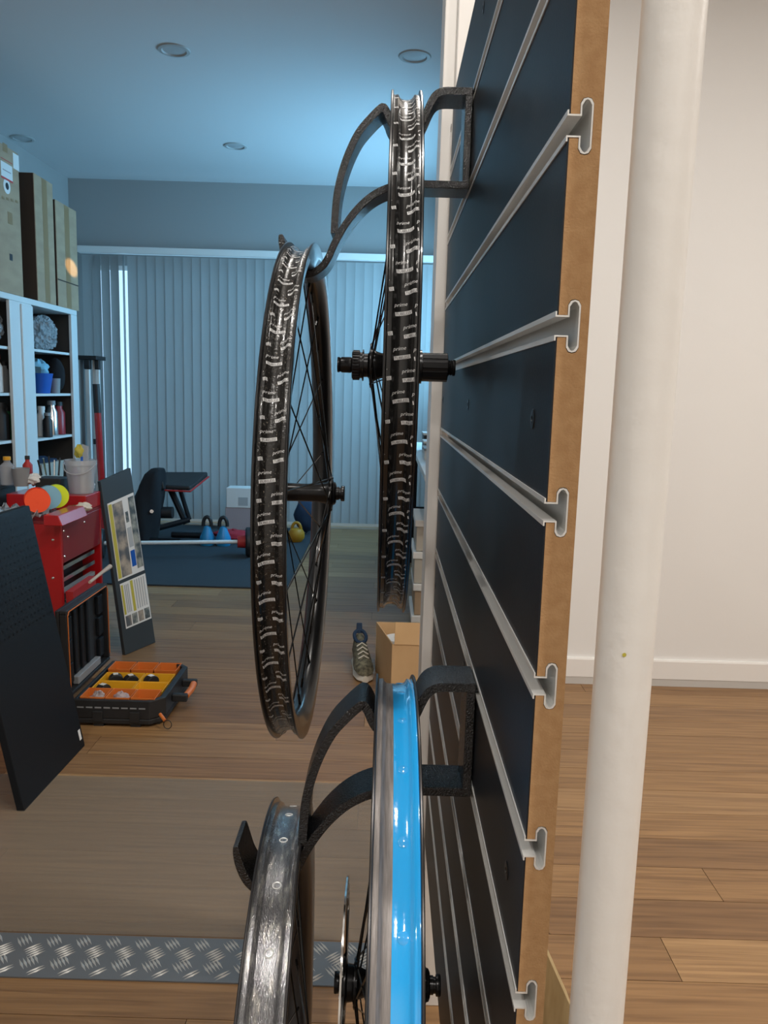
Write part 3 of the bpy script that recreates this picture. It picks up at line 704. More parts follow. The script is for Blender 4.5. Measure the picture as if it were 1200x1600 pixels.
def spool(px, py, Y, r, w, mt, label):
    c = at(px, py, Y); Mx = Matrix.Translation((c.x, c.y, max(c.z, CT + r + 0.0005))) @ Matrix.Rotation(R_(28), 4, 'Z')
    o = thing('tape_spool', label, 'spool', (0, 0, 0), 0, 'coloured spools on the tool chest'); o.matrix_world = Mx
    obj('flange', MB().lathe([(-w/2, r*0.22), (-w/2, r), (-w/2+0.006, r)], 'y', seg=32, cap=False), mt, o, True)
    obj('flange', MB().lathe([(w/2-0.006, r), (w/2, r), (w/2, r*0.22)], 'y', seg=32, cap=False), mt, o, True)
    obj('drum', MB().lathe([(-w/2, r*0.2), (-w/2+0.004, r*0.90), (w/2-0.004, r*0.90), (w/2, r*0.2)], 'y', seg=32), mt, o, True)
    return o
spool(58, 781, 2.98, 0.046, 0.05, M['neon_orange'], 'neon orange plastic spool lying on the red chest')
spool(76, 777, 3.04, 0.046, 0.024, M['sky_plastic'], 'pale blue spool between the orange and yellow ones')
spool(88, 775, 3.09, 0.046, 0.024, M['neon_yellow'], 'neon yellow spool furthest along the red chest')
# plastic film bag
mb = MB(); c = at(20, 775, 3.05)
gx, gy = 14, 10; rnd = random.Random(3); vs = []
for i in range(gx+1):
    for j in range(gy+1):
        vs.append((-1.64 + 0.34*i/gx, 2.92 + 0.18*j/gy, CT + 0.004 + 0.055*abs(math.sin(i*1.7+j*0.9))*rnd.uniform(0.3, 1.0)))
mb.add(vs, [(i*(gy+1)+j, (i+1)*(gy+1)+j, (i+1)*(gy+1)+j+1, i*(gy+1)+j+1) for i in range(gx) for j in range(gy)])
bagp = obj('plastic_film', mb, M['film'], None, True); tag(bagp, 'crumpled clear plastic film spread on the red chest', 'plastic film')
sd = bagp.modifiers.new('thick', 'SOLIDIFY'); sd.thickness = 0.0012
# black organiser shelf behind the chest
obz = at(60, 752, 3.50).z
sh = thing('black_shelf', 'black shelf board carrying cups behind the red chest', 'shelf', (-1.80, 3.17, CT))
obj('board', MB().box((-0.25, -0.06, 0.075), (0.20, 0.24, 0.09)), M['black'], sh, bevel=0.002)
obj('leg', MB().box((-0.245, -0.05, 0.0006), (-0.225, 0.23, 0.075)), M['black'], sh)
obj('leg', MB().box((0.175, -0.05, 0.0006), (0.195, 0.23, 0.075)), M['black'], sh)
SZ = CT + 0.0905
def cup(px, Y, r0, r1, h, mt, z, name, label, cat, extra=None):
    c = at(px, 750, Y); o = thing(name, label, cat, (c.x, c.y, z))
    obj('body', MB().lathe([(0.0005, 0.0), (0.0005, r0), (h, r1), (h, r1-0.003), (0.006, r0-0.003), (0.006, 0)], 'z', seg=24, cap=False), mt, o, True)
    if extra: extra(o)
    return o
def bottle(px, Y, r, h, mt, capm, z, label, name='bottle', neck=0.45, group=None, x=None, y=None):
    if x is None:
        c = at(px, 700, Y); x, y = c.x, c.y
    o = thing(name, label, 'bottle', (x, y, z), 0, group)
    obj('body', MB().lathe([(0.0005, r*0.9), (0.004, r), (h*0.68, r), (h*0.80, r*neck), (h*0.88, r*neck)], 'z', seg=20), mt, o, True)
    obj('cap', MB().lathe([(h*0.88, r*neck*1.15), (h, r*neck*1.1)], 'z', seg=16), capm, o, True)
    return o
cup(33, 3.28, 0.028, 0.036, 0.075, M['grey'], SZ, 'plastic_cup', 'dull grey cup on the black shelf', 'cup')
bottle(10, 3.30, 0.030, 0.12, M['clear'], M['yellow'], SZ, 'clear squat bottle with yellow cap on the black shelf')
bottle(42, 3.36, 0.020, 0.12, M['red_rubber'], M['black'], SZ, 'small red bottle with black cap on the black shelf')
c = at(5, 745, 3.30)
tag(obj('orange_disc', MB().lathe([(0, 0.012), (0, 0.032), (0.016, 0.032), (0.016, 0.012)], 'z', c=(-1.66, 3.18, SZ+0.0005), seg=28, closed=True), M['neon_orange'], None, True), 'flat neon orange ring on the black shelf', 'ring')
c = at(53, 748, 3.30)
tag(obj('crumpled_tissue', blob(MB(), (c.x, c.y, SZ+0.026), (0.034, 0.03, 0.022), 5, 0.2), M['paper'], None, True), 'crumpled white tissue at the end of the black shelf', 'tissue')
# pen box
c = at(84, 755, 3.33)
pb_ = thing('tool_caddy', 'black caddy of pens and picks on the red chest', 'caddy', (c.x, c.y, CR))
obj('body', MB().box((-0.058, -0.05, 0.0005), (0.048, 0.05, 0.062)), M['black'], pb_, bevel=0.004)
for k in range(5):
    obj('pen', MB().tube([(-0.05+0.018*k, 0.0, 0.07), (-0.055+0.019*k, 0.01*(k-2), 0.135 + 0.008*(k % 3))], 0.004, 8), M['chrome'] if k % 2 else M['black'], pb_, True)
# clear bucket
c = at(127, 762, 3.325)
bk = thing('clear_bucket', 'clear plastic bucket of tubes on the red chest', 'bucket', (c.x, c.y, CR+0.0005))
bh = 0.140
obj('tub', MB().lathe([(0, 0), (0, 0.050), (bh-0.02, 0.062), (bh-0.02, 0.067), (bh, 0.067), (bh, 0.063), (0.004, 0.048), (0.004, 0)], 'z', seg=32, cap=False), M['clear'], bk, True)
obj('bail_handle', MB().tube([(0.066*math.cos(a), -0.066*math.sin(a)*0.8-0.01, bh-0.012-0.045*math.sin(a)) for a in [math.pi*k/12 for k in range(13)]], 0.003, 6), M['clear'], bk, True)
zb = CR + 0.006
bottle(0, 0, 0.018, 0.12, M['purple'], M['paper'], zb, 'purple tube standing in the clear bucket', 'tube', x=c.x-0.016, y=c.y-0.018)
bottle(0, 0, 0.010, 0.15, M['paper'], M['blue'], zb, 'slim white and blue tube in the clear bucket', 'tube', x=c.x+0.016, y=c.y-0.026)
tag(obj('yellow_wrapper', blob(MB(), (c.x-0.01, c.y+0.012, zb+0.17), (0.018, 0.014, 0.026), 8, 0.2), M['ybar'], None, True), 'crumpled yellow wrapper poking out of the clear bucket', 'wrapper')
tag(obj('clear_sleeve', MB().hexa([(c.x+0.004, c.y+0.01, zb), (c.x+0.026, c.y+0.012, zb), (c.x+0.026, c.y+0.018, zb), (c.x+0.004, c.y+0.016, zb), (c.x+0.004, c.y+0.012, zb+0.20), (c.x+0.03, c.y+0.014, zb+0.19), (c.x+0.03, c.y+0.020, zb+0.19), (c.x+0.004, c.y+0.018, zb+0.20)]), M['clear'], None), 'clear plastic sleeve standing in the bucket', 'sleeve')
c = at(130, 772, 3.165)
tag(obj('rag', blob(MB(), (c.x, c.y, CT+0.026), (0.034, 0.030, 0.016), 12, 0.22), M['cream'], None, True), 'crumpled cream rag on the edge of the red chest', 'rag')
c = at(156, 748, 3.46)
tag(obj('white_cloth', blob(MB(), (-1.262, 3.36, CR+0.026), (0.015, 0.02, 0.020), 15, 0.2), M['paper'], None, True), 'small white cloth beside the info board top', 'cloth')
c = at(110, 782, 3.10)
tag(obj('green_pouch', blob(MB(), (c.x-0.01, c.y+0.05, CT+0.018), (0.03, 0.03, 0.015), 18, 0.12), M['green'], None, True), 'dark green pouch behind the cream rag', 'pouch')

# ------------------------------------------------------------------ info board with two posters
Nb = floorpt(196, 1024); Fb = floorpt(243, 1004)
Nt = at(157, 752, Nb.y + 0.02); Ft = at(204, 731, Fb.y + 0.02)
ib = thing('info_board', 'dark upright board with two posters leaning beside the red chest', 'board', Nb)
def bil(u, v, w=0.0):
    p = (Nb*(1-u) + Fb*u)*(1-v) + (Nt*(1-u) + Ft*u)*v
    n = (Fb-Nb).cross(Nt-Nb).normalized(); n = n if n.x > 0 else -n
    return p + n*w - Nb
obj('panel_sheet', MB().hexa([bil(0,0,-.018)+Vector((0,0,.001)), bil(0,0)+Vector((0,0,.001)), bil(1,0)+Vector((0,0,.001)), bil(1,0,-.018)+Vector((0,0,.001)), bil(0,1,-.018), bil(0,1), bil(1,1), bil(1,1,-.018)]), M['slate'], ib, bevel=0.0015)
def patch(name, u0, u1, v0, v1, w, mt, parent):
    return obj(name, MB().hexa([bil(u0,v0,w-.0006), bil(u0,v0,w), bil(u1,v0,w), bil(u1,v0,w-.0006), bil(u0,v1,w-.0006), bil(u0,v1,w), bil(u1,v1,w), bil(u1,v1,w-.0006)]), mt, parent)
p1 = patch('poster', 0.10, 0.97, 0.425, 0.865, 0.001, M['paper'], ib); p1['label'] = 'upper poster with photographs and a yellow side bar'
patch('yellow_bar', 0.12, 0.22, 0.435, 0.855, 0.002, M['ybar'], p1); patch('photo', 0.24, 0.56, 0.435, 0.850, 0.002, M['photo'], p1); patch('photo', 0.76, 0.95, 0.45, 0.85, 0.002, M['photo2'], p1)
patch('photo', 0.60, 0.74, 0.47, 0.56, 0.002, M['blue'], p1); patch('photo', 0.61, 0.70, 0.72, 0.78, 0.002, M['photo2'], p1); patch('text_lines', 0.60, 0.74, 0.58, 0.69, 0.002, M['textgrey'], p1)
p2_ = patch('poster', 0.13, 0.98, 0.145, 0.405, 0.001, M['paper'], ib); p2_['label'] = 'lower poster with text columns above small photographs'
patch('yellow_bar', 0.15, 0.21, 0.225, 0.395, 0.002, M['ybar'], p2_); patch('yellow_bar', 0.45, 0.53, 0.225, 0.400, 0.002, M['ybar'], p2_)
for k in range(4): patch('photo', 0.16+0.205*k, 0.33+0.205*k, 0.155, 0.215, 0.002, M['photo2'] if k % 2 else M['photo'], p2_)
for k in range(3): patch('text_lines', 0.25+0.055*k, 0.28+0.055*k, 0.23, 0.39, 0.002, M['textgrey'], p2_)
for k in range(5): patch('text_lines', 0.58+0.075*k, 0.61+0.075*k, 0.23, 0.395, 0.002, M['textgrey'], p2_)

# ------------------------------------------------------------------ open organiser case
kx0, kx1, ky0, ky1, kh = -1.075, -0.760, 2.635, 3.04, 0.098
cs = thing('organiser_case', 'open black organiser case with orange and amber bins on the floor', 'case', (kx0, ky0, 0))
W_, D_ = kx1-kx0, ky1-ky0
def rrect(x0, x1, y0, y1, c): return [(x0, y0), (x1-c, y0), (x1, y0+c), (x1, y1-c), (x1-c, y1), (x0, y1)]
bd = MB(); bd.extrude(rrect(0, W_, 0, D_, 0.045), 0.010, 0.030, 'z')
obj('base_shell', bd, M['black'], cs, bevel=0.004)
wl_ = MB(); o_ = rrect(0, W_, 0, D_, 0.045); i_ = rrect(0.012, W_-0.022, 0.014, D_-0.014, 0.036)
n_ = len(o_); vs = [(x, y, 0.0305) for x, y in o_] + [(x, y, kh) for x, y in o_] + [(x, y, kh) for x, y in i_] + [(x, y, 0.0305) for x, y in i_]
fs = []
for k in range(n_):
    q = (k+1) % n_
    for a in range(4): fs.append((a*n_+k, a*n_+q, ((a+1) % 4)*n_+q, ((a+1) % 4)*n_+k))
wl_.add(vs, fs); obj('side_wall', wl_, M['black'], cs, bevel=0.003)
for xx in (0.07, 0.20):
    obj('foot', MB().box((xx, 0.004, 0.0006), (xx+0.035, 0.03, 0.0098)), M['black'], cs)
    obj('latch', MB().box((xx, -0.006, 0.02), (xx+0.035, -0.0003, 0.058)), M['black'], cs, bevel=0.002)
for k in range(8):
    obj('moulded_mark', MB().box((0.015+0.031*k, -0.0012, 0.068), (0.038+0.031*k, -0.0002, 0.073)), M['grey'], cs)
for yy in (0.055, D_-0.055): obj('foot', MB().box((W_-0.06, yy-0.02, 0.0006), (W_-0.02, yy+0.02, 0.0098)), M['black'], cs)
def bin_(x0, x1, y0, y1, z0, z1, mt):
    w = 0.003; mb = MB(); o_ = [(x0, y0), (x1, y0), (x1, y1), (x0, y1)]; e = 0.010
    i_ = [(x0+e, y0+e), (x1-e, y0+e), (x1-e, y1-e), (x0+e, y1-e)]; m_ = [(x0+w, y0+w), (x1-w, y0+w), (x1-w, y1-w), (x0+w, y1-w)]; b_ = [(x0+e-w, y0+e-w), (x1-e+w, y0+e-w), (x1-e+w, y1-e+w), (x0+e-w, y1-e+w)]
    vs = [(x, y, z1) for x, y in o_] + [(x, y, z1) for x, y in m_] + [(x, y, z0+w) for x, y in i_] + [(x, y, z0) for x, y in b_]
    fs = [(8, 9, 10, 11), (12, 15, 14, 13)]
    for k in range(4):
        q = (k+1) % 4
        fs += [(k, q, 4+q, 4+k), (4+k, 4+q, 8+q, 8+k), (k, 12+k, 12+q, q)]
    mb.add(vs, fs); return obj('bin', mb, mt, cs, bevel=0.0015)
bw = (W_-0.022-0.012-0.012)/3
for r_, (y0, y1) in enumerate(((0.016, 0.105), (D_-0.105, D_-0.016))):
    for k in range(3): bin_(0.018+bw*k, 0.018+bw*(k+1)-0.003, y0, y1, 0.040, kh+0.004, M['orange'])
ym = D_/2
for (x0, x1, y0, y1) in ((0.018, 0.018+2*bw-0.03, 0.108, ym-0.002), (0.018+2*bw-0.028, 0.018+3*bw-0.003, 0.108, ym-0.002), (0.018, 0.018+2*bw-0.03, ym+0.001, D_-0.112), (0.018+2*bw-0.028, 0.018+3*bw-0.003, ym+0.001, D_-0.112)):
    bin_(x0, x1, y0, y1, 0.0315, 0.092, M['yellow'])
# handle at the right
hx = W_ + 0.001
obj('handle_bracket', MB().box((hx, D_/2-0.085, 0.05), (hx+0.055, D_/2-0.062, 0.078)), M['black'], cs, bevel=0.004)
obj('handle_bracket', MB().box((hx, D_/2+0.062, 0.05), (hx+0.055, D_/2+0.085, 0.078)), M['black'], cs, bevel=0.004)
obj('handle_grip', MB().tube([(hx+0.045, D_/2-0.062, 0.064), (hx+0.050, D_/2, 0.064), (hx+0.045, D_/2+0.062, 0.064)], 0.0125, 14), M['orange'], cs, True)
tg = obj('zip_tag', MB().tube([(W_-0.012, 0.012, 0.048), (W_+0.012, -0.012, 0.034)], 0.006, 8), M['orange'], cs, True)
obj('tag_loop', MB().tube([(W_+0.022+0.014*math.cos(a), -0.016, 0.022+0.016*math.sin(a)) for a in [2*math.pi*k/14 for k in range(15)]], 0.0016, 6), M['black'], tg, True)
# lid
lt = at(107, 957, ky0); lean_ = lt.x - kx0
ld = MB(); LH = max(0.28, lt.z - kh)
def lidp(y, z, t): return (-0.004 + lean_*z/LH + t, y, kh + 0.004 + z)
def lbox(y0, y1, z0, z1, t0, t1): return MB().hexa([lidp(y0,z0,t0), lidp(y0,z0,t1), lidp(y1,z0,t1), lidp(y1,z0,t0), lidp(y0,z1,t0), lidp(y0,z1,t1), lidp(y1,z1,t1), lidp(y1,z1,t0)])
lid = obj('lid', lbox(0.0, D_, 0.0, LH, -0.045, -0.030), M['black'], cs, bevel=0.004)
for (a, b, c_, d_) in ((0, D_, 0, 0.014), (0, D_, LH-0.014, LH), (0, 0.014, 0.0142, LH-0.0142), (D_-0.014, D_, 0.0142, LH-0.0142)):
    obj('lid_rim', lbox(a, b, c_, d_, -0.0298, -0.004), M['black'], lid, bevel=0.003)
obj('lid_seal', MB().tube([lidp(y, z, -0.0025) for y, z in ((0.007, 0.03), (0.007, LH-0.02), (0.02, LH-0.007), (D_-0.02, LH-0.007), (D_-0.007, LH-0.02), (D_-0.007, 0.03))], 0.0018, 6), M['orange'], lid, True)
for y0 in (0.022, D_-0.075):
    for k in range(3): obj('lid_pocket', lbox(y0, y0+0.052, 0.035+k*(LH-0.06)/3, 0.035+(k+0.86)*(LH-0.06)/3, -0.0298, -0.016), M['black_metal'], lid, bevel=0.003)
for k in range(3): obj('lid_rib', lbox(0.105+0.06*k, 0.125+0.06*k, 0.05, LH-0.03, -0.0298, -0.020), M['black_metal'], lid, bevel=0.003)
obj('lid_hinge_tray', lbox(0.09, D_-0.09, 0.016, 0.045, -0.0298, -0.008), M['grey'], lid, bevel=0.003)
# black tape reels standing in the bins
for k, (xx, yy, zz, lab) in enumerate(((0.062, 0.262, 0.098, 'black case insert reel at the back left of the amber bins'), (0.122, 0.255, 0.098, 'black reel with cream label in the middle of the amber bins'), (0.200, 0.255, 0.098, 'black reel with bright white label in the amber bins'), (0.052, 0.152, 0.098, 'lone black reel in the front amber bin by the lid'))):
    o = thing('black_reel', lab, 'reel', (kx0+xx, ky0+yy, zz-0.060), R_(25 + 14*k), 'black reels in the organiser case')
    obj('housing', MB().extrude([(0.027*math.cos(a), 0.035+0.024*math.sin(a)) for a in [2*math.pi*i/18 for i in range(18)]], -0.016, 0.016), M['black'], o, bevel=0.003)
    obj('label_sticker', MB().box((-0.009, -0.010, 0.0585), (0.009, 0.010, 0.0600)), M['cream'] if k != 2 else M['paper'], o)
c = (kx0+0.10, ky0+0.055)
tag(obj('bag_of_screws', blob(MB(), (kx0+0.150, ky0+0.060, 0.080), (0.028, 0.018, 0.024), 30, 0.2), M['pink'], None, True), 'bundle of small screws in the middle front orange bin', 'hardware')
tag(obj('clear_sachet', blob(MB(), (kx0+0.068, ky0+0.060, 0.080), (0.026, 0.016, 0.024), 33, 0.2), M['film'], None, True), 'clear plastic sachet in the front left orange bin', 'sachet')

# ------------------------------------------------------------------ white cabinet, its contents, cartons on top
KX = -2.20
def ky(px, py=600): return atx(px, py, KX).y
KT = atx(60, 470, KX).z
kn, kf = 3.95, ky(121, 520)
cb_ = thing('white_cabinet', 'tall open white metal shelf cabinet at the far left', 'cabinet', (KX, kn, 0))
KD = 0.42; KL = kf-kn
s0, s1, s2 = ky(20)-kn, ky(54)-kn, ky(112, 520)-kn
obj('top_panel', MB().box((-KD, 0, KT-0.035), (0, KL, KT)), M['white_metal'], cb_, bevel=0.003)
obj('plinth', MB().box((-KD, 0, 0.001), (0, KL, 0.06)), M['white_metal'], cb_)
obj('end_panel', MB().box((-KD, KL-0.018, 0.0605), (-0.02, KL, KT-0.0355)), M['white_metal'], cb_)
obj('end_panel', MB().box((-KD, 0, 0.0605), (-0.02, 0.018, KT-0.0355)), M['white_metal'], cb_)
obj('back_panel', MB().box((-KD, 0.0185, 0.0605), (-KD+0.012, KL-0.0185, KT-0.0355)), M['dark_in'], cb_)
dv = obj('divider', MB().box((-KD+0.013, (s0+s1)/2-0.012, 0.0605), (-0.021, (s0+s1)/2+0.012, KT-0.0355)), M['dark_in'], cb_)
st = obj('stile', MB().box((-0.02, s0, 0.0605), (0, s1, KT-0.0355)), M['white_metal'], cb_, bevel=0.003)
obj('door_edge', MB().box((0.0003, (s0+s1)/2-0.012, 0.07), (0.012, s1-0.01, KT-0.045)), M['white_metal'], st, bevel=0.003)
obj('stile', MB().box((-0.02, s2, 0.0605), (0, KL, KT-0.0355)), M['white_metal'], cb_, bevel=0.003)
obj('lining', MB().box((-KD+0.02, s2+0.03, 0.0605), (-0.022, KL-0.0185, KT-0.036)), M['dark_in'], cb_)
shelf_z = {}
for bay, (a, b, pxr, pys) in enumerate((((0.0185), (s0+s1)/2-0.0125, 10, (541, 614, 689)), ((s0+s1)/2+0.0125, s2+0.029, 80, (548, 615, 683)))):
    for q, py in enumerate(pys):
        z = atx(pxr, py, KX-0.02).z; shelf_z[(bay, q)] = z
        obj('shelf', MB().box((-KD+0.0125, a, z-0.016), (-0.022, b, z)), M['white_metal'], cb_)
def cab(px, bay, q, back=0.12): # a spot on a cabinet shelf, seen at pixel column px
    y_ = atx(px, 600, KX-back).y
    return KX-back, y_, shelf_z[(bay, q)] + 0.0006
x, y, z = cab(76, 1, 0, 0.15)
def crumple(c, rad, seed):
    mb = blob(MB(), (0, 0, 0), (1, 1, 1), seed, 0.05, 34, 20); rnd = random.Random(seed)
    mb.v = [(c[0]+rad[0]*v[0]*(k := rnd.uniform(0.80, 1.06)), c[1]+rad[1]*v[1]*k, c[2]+rad[2]*max(-0.98, v[2]*k)) for v in mb.v]
    return mb
tag(obj('plastic_bag', crumple((-2.31, 5.375, z+0.118), (0.075, 0.175, 0.112), 40), M['film'], None), 'big crumpled clear plastic bag on the top cabinet shelf', 'bag')
x, y, z = cab(62, 1, 1, 0.10)
o = thing('blue_bowl', 'blue plastic bowl on the middle cabinet shelf', 'bowl', (x, y, z))
obj('bowl', MB().lathe([(0, 0), (0, 0.062), (0.13, 0.085), (0.13, 0.080), (0.006, 0.058), (0.006, 0)], 'z', seg=28, cap=False), M['blue'], o, True)
tag(obj('blue_cloth', blob(MB(), (x, y-0.01, z+0.155), (0.06, 0.055, 0.06), 44, 0.2), M['sky_plastic'], None, True), 'pale blue cloth heaped in the blue bowl', 'cloth')
x, y, z = cab(86, 1, 1, 0.055)
cupo = thing('grey_cup', 'grey tub beside the blue bowl', 'tub', (x, y, z))
obj('body', MB().lathe([(0, 0), (0, 0.030), (0.10, 0.036), (0.10, 0.032), (0.006, 0.027), (0.006, 0)], 'z', seg=24, cap=False), M['grey'], cupo, True)
x, y, z = cab(90, 1, 1, 0.17)
tag(obj('black_bag', blob(MB(), (-2.295, 5.515, z+0.122), (0.065, 0.058, 0.115), 46, 0.04), M['black_soft'], None, True), 'rounded black bag at the right of the middle shelf', 'bag')
for k, (px, r, h, mt, cm, lab) in enumerate(((63, 0.034, 0.20, M['paper'], M['paper'], 'white bottle on the lower cabinet shelf'), (79, 0.040, 0.235, M['chrome'], M['grey'], 'silver flask on the lower cabinet shelf'), (90, 0.042, 0.225, M['reddark'], M['black'], 'dark red bottle beside the silver flask'), (72, 0.03, 0.16, M['black'], M['grey'], 'small black bottle between white bottle and silver flask'))):
    x, y, z = cab(px, 1, 2, 0.09 if k != 3 else 0.035); bottle(0, 0, r, h, mt, cm, z, lab, x=x, y=y, neck=0.6, group='bottles on the lower cabinet shelf')
zl = 0.49
x, y = KX-0.14, ky(88)
for bay, (a, b) in enumerate((((0.0185), (s0+s1)/2-0.0125), ((s0+s1)/2+0.0125, s2+0.029))):
    obj('shelf', MB().box((-KD+0.0125, a, zl-0.016), (-0.022, b, zl)), M['white_metal'], cb_)
tubo = thing('storage_tub', 'beige storage tub on the bottom visible cabinet shelf', 'tub', (x, kn+(s1+s2)/2+0.03, zl+0.0006))
obj('tub', MB().hexa([(-.09,-.17,0), (.09,-.17,0), (.09,.17,0), (-.09,.17,0), (-.10,-.18,.17), (.10,-.18,.17), (.10,.18,.17), (-.10,.18,.17)]), M['beige'], tubo, bevel=0.006)
obj('contents', blob(MB(), (0, 0, 0.172), (0.08, 0.16, 0.03), 50, 0.2), M['navy'], tubo, True)
# left bay contents
for k, (px, q, r, h, mt, cm, lab) in enumerate(((-5, 1, 0.036, 0.22, M['paper'], M['red_rubber'], 'white spray bottle with red top in the left cabinet bay'), (7, 1, 0.030, 0.18, M['grey'], M['black'], 'grey bottle in the left cabinet bay'), (8, 2, 0.036, 0.19, M['green'], M['black'], 'dark green bottle in the left cabinet bay'), (-2, 2, 0.050, 0.22, M['black'], M['black'], 'large black flask in the left cabinet bay'))):
    x, y, z = cab(px, 0, q, 0.09); bottle(0, 0, r, h, mt, cm, z, lab, x=x, y=y, neck=0.6, group='bottles in the left cabinet bay')
x, y, z = cab(-16, 0, 0, 0.14)
tag(obj('plastic_bag', crumple((-2.31, 4.62, z+0.118), (0.075, 0.14, 0.112), 53), M['film'], None), 'clear plastic bag on the left bay top shelf', 'bag')
x, y, z = cab(9, 0, 2, 0.05)
bottle(0, 0, 0.055, 0.24, M['clear'], M['paper'], zl+0.0006, 'wide white jar on the lowest left cabinet shelf', 'jar', x=KX-0.12, y=ky(4), neck=0.8)
# cartons on the cabinet
def carton(name, label, y0, y1, z0, z1, x1, depth, extra=None, mt=None):
    o = thing(name, label, 'carton', (x1, y0, z0)); L2 = y1-y0; H2 = z1-z0
    obj('body', MB().box((-depth, 0, 0), (0, L2, H2)), mt or M['card'], o, bevel=0.004)
    if extra: extra(o, L2, H2)
    return o
z0 = KT + 0.0006
yA = atx(33, 350, KX).y; zA = atx(33, 243, KX).z
def exA(o, L2, H2):
    def pt(px, py): p = atx(px, py, KX); return p.y-o.location.y, p.z-o.location.z
    def sq(nm, a, b, mt, w=0.001, par=o):
        (ya, za), (yb, zb) = pt(*a), pt(*b); return obj(nm, MB().box((w-0.0008, ya, min(za, zb)), (w, yb, max(za, zb))), mt, par)
    s_ = sq('sticker', (1, 250), (20, 284), M['paper']); sq('sticker_band', (1, 246), (19, 256), M['red_print'], 0.002, s_); sq('sticker_band', (2, 277), (20, 284), M['red_print'], 0.002, s_); sq('sticker_print', (4, 263), (17, 272), M['pink'], 0.002, s_)
    sq('delivery_label', (20, 238), (30, 268), M['paper']); sq('packing_tape', (4, 222), (12, 240), M['tapebrown']); sq('packing_tape', (12, 330), (20, 352), M['tapebrown']); sq('print_mark', (15, 396), (20, 408), M['black_ink'])
    (ya, za) = pt(11, 291); e_ = obj('hand_hole', MB().lathe([(0.0005, 0.042), (0.0012, 0.040), (0.0014, 0.0)], 'x', seg=20, cap=False), M['paper'], o, True, loc=(0, ya, za)); obj('hole', MB().lathe([(0.0022, 0.02), (0.0024, 0.0)], 'x', seg=14, cap=False), M['black_ink'], e_)
    for k in range(4): sq('print_mark', (3+7*k, 306+2*k), (7+7*k, 312+2*k), M['tapebrown'])
carton('tall_carton', 'tall brown carton with red and white sticker on the cabinet', 4.02, yA, z0, min(zA, 2.86), KX-0.001, 0.40, exA)
yB0, yB1 = atx(57, 380, KX).y, atx(85.5, 380, KX).y; zB = atx(70, 280, KX).z
def exB(o, L2, H2):
    obj('shaded_end', MB().box((-0.38, -0.0016, 0.003), (-0.004, -0.0002, H2-0.003)), M['card_shade_crease'], o)  # near end lies in shade, painted as a dark sheet
    obj('packing_tape', MB().box((0.0002, L2*0.40, 0.004), (0.001, L2*0.66, H2-0.004)), M['tapebrown'], o)
carton('middle_carton', 'narrow brown carton with tape strip between two others', yB0, yB1, z0, zB, KX-0.002, 0.40, exB)
yC0, yC1 = atx(90, 400, KX).y, atx(122, 400, KX).y; zC = atx(106, 322, KX).z
def exC(o, L2, H2):
    obj('packing_tape', MB().box((0.0002, L2*0.40, 0.004), (0.001, L2*0.62, H2-0.004)), M['tapebrown'], o)
    obj('shaded_end', MB().box((-0.38, -0.0016, 0.003), (-0.004, -0.0002, H2-0.003)), M['card_shade_crease'], o)  # shade on the near end, put into the sheet's colour
    obj('crease', MB().box((0.0002, 0.0, 0.17), (0.0012, L2, 0.178)), M['card_shade_crease'], o)
carton('short_carton', 'shorter brown carton at the right end of the cabinet top', yC0, yC1, z0, zC, KX-0.004, 0.40, exC)

# ------------------------------------------------------------------ folded gazebo and red pole
gy_ = 6.05
g0 = at(132, 556, gy_); gx_, gz_ = g0.x, g0.z
gz0 = thing('folded_gazebo', 'folded gazebo frame of white poles with black fittings beside the cabinet', 'gazebo frame', (gx_, gy_, 0))
obj('top_bracket', MB().box((-0.125, -0.10, gz_-0.03), (0.125, 0.10, gz_)), M['black'], gz0, bevel=0.004)
obj('corner_sleeve', MB().box((-0.128, -0.10, gz_-0.10), (-0.085, -0.05, gz_-0.0305)), M['black'], gz0, bevel=0.004)
obj('corner_sleeve', MB().box((0.03, -0.10, gz_-0.10), (0.072, -0.05, gz_-0.0305)), M['black'], gz0, bevel=0.004)
obj('corner_sleeve', MB().box((0.095, -0.06, gz_-0.10), (0.128, -0.02, gz_-0.0305)), M['black'], gz0, bevel=0.004)
for k, (xx, yy, w, top) in enumerate(((-0.105, -0.075, 0.028, gz_-0.101), (-0.065, -0.02, 0.024, gz_-0.031), (-0.02, 0.0, 0.026, gz_-0.031), (0.050, -0.075, 0.030, gz_-0.101), (0.078, -0.01, 0.026, gz_-0.031), (0.112, -0.04, 0.026, gz_-0.101))):
    obj('pole', MB().box((xx-w/2, yy-w/2, 0.001), (xx+w/2, yy+w/2, top)), M['paper'] if k not in (1, 2) else M['grey'], gz0, bevel=0.003)
obj('joint_clip', MB().box((-0.09, -0.06, gz_-0.66), (-0.035, -0.034, gz_-0.62)), M['black'], gz0)
obj('joint_clip', MB().box((0.07, -0.06, gz_-0.66), (0.11, -0.054, gz_-0.62)), M['black'], gz0)
p0, p1_ = at(150, 600, 5.75), at(152, 645, 5.75)
rp_ = thing('red_pole', 'red pole with black grip leaning in front of the folded gazebo', 'pole', (at(160, 760, 5.75).x, 5.75, 0))
bx_ = rp_.location.x
dirx = (at(158, 740, 5.75).x - p0.x)/(p0.z - at(158, 740, 5.75).z)
def rpx(z): return p0.x + (p0.z - z)*dirx - bx_
obj('shaft', MB().tube([(rpx(0.012), 0, 0.012), (rpx(p1_.z), 0, p1_.z)], 0.024, 14), M['red'], rp_, True)
obj('grip', MB().tube([(rpx(p1_.z), 0, p1_.z), (rpx(p0.z), 0, p0.z)], 0.025, 14), M['black'], rp_, True)

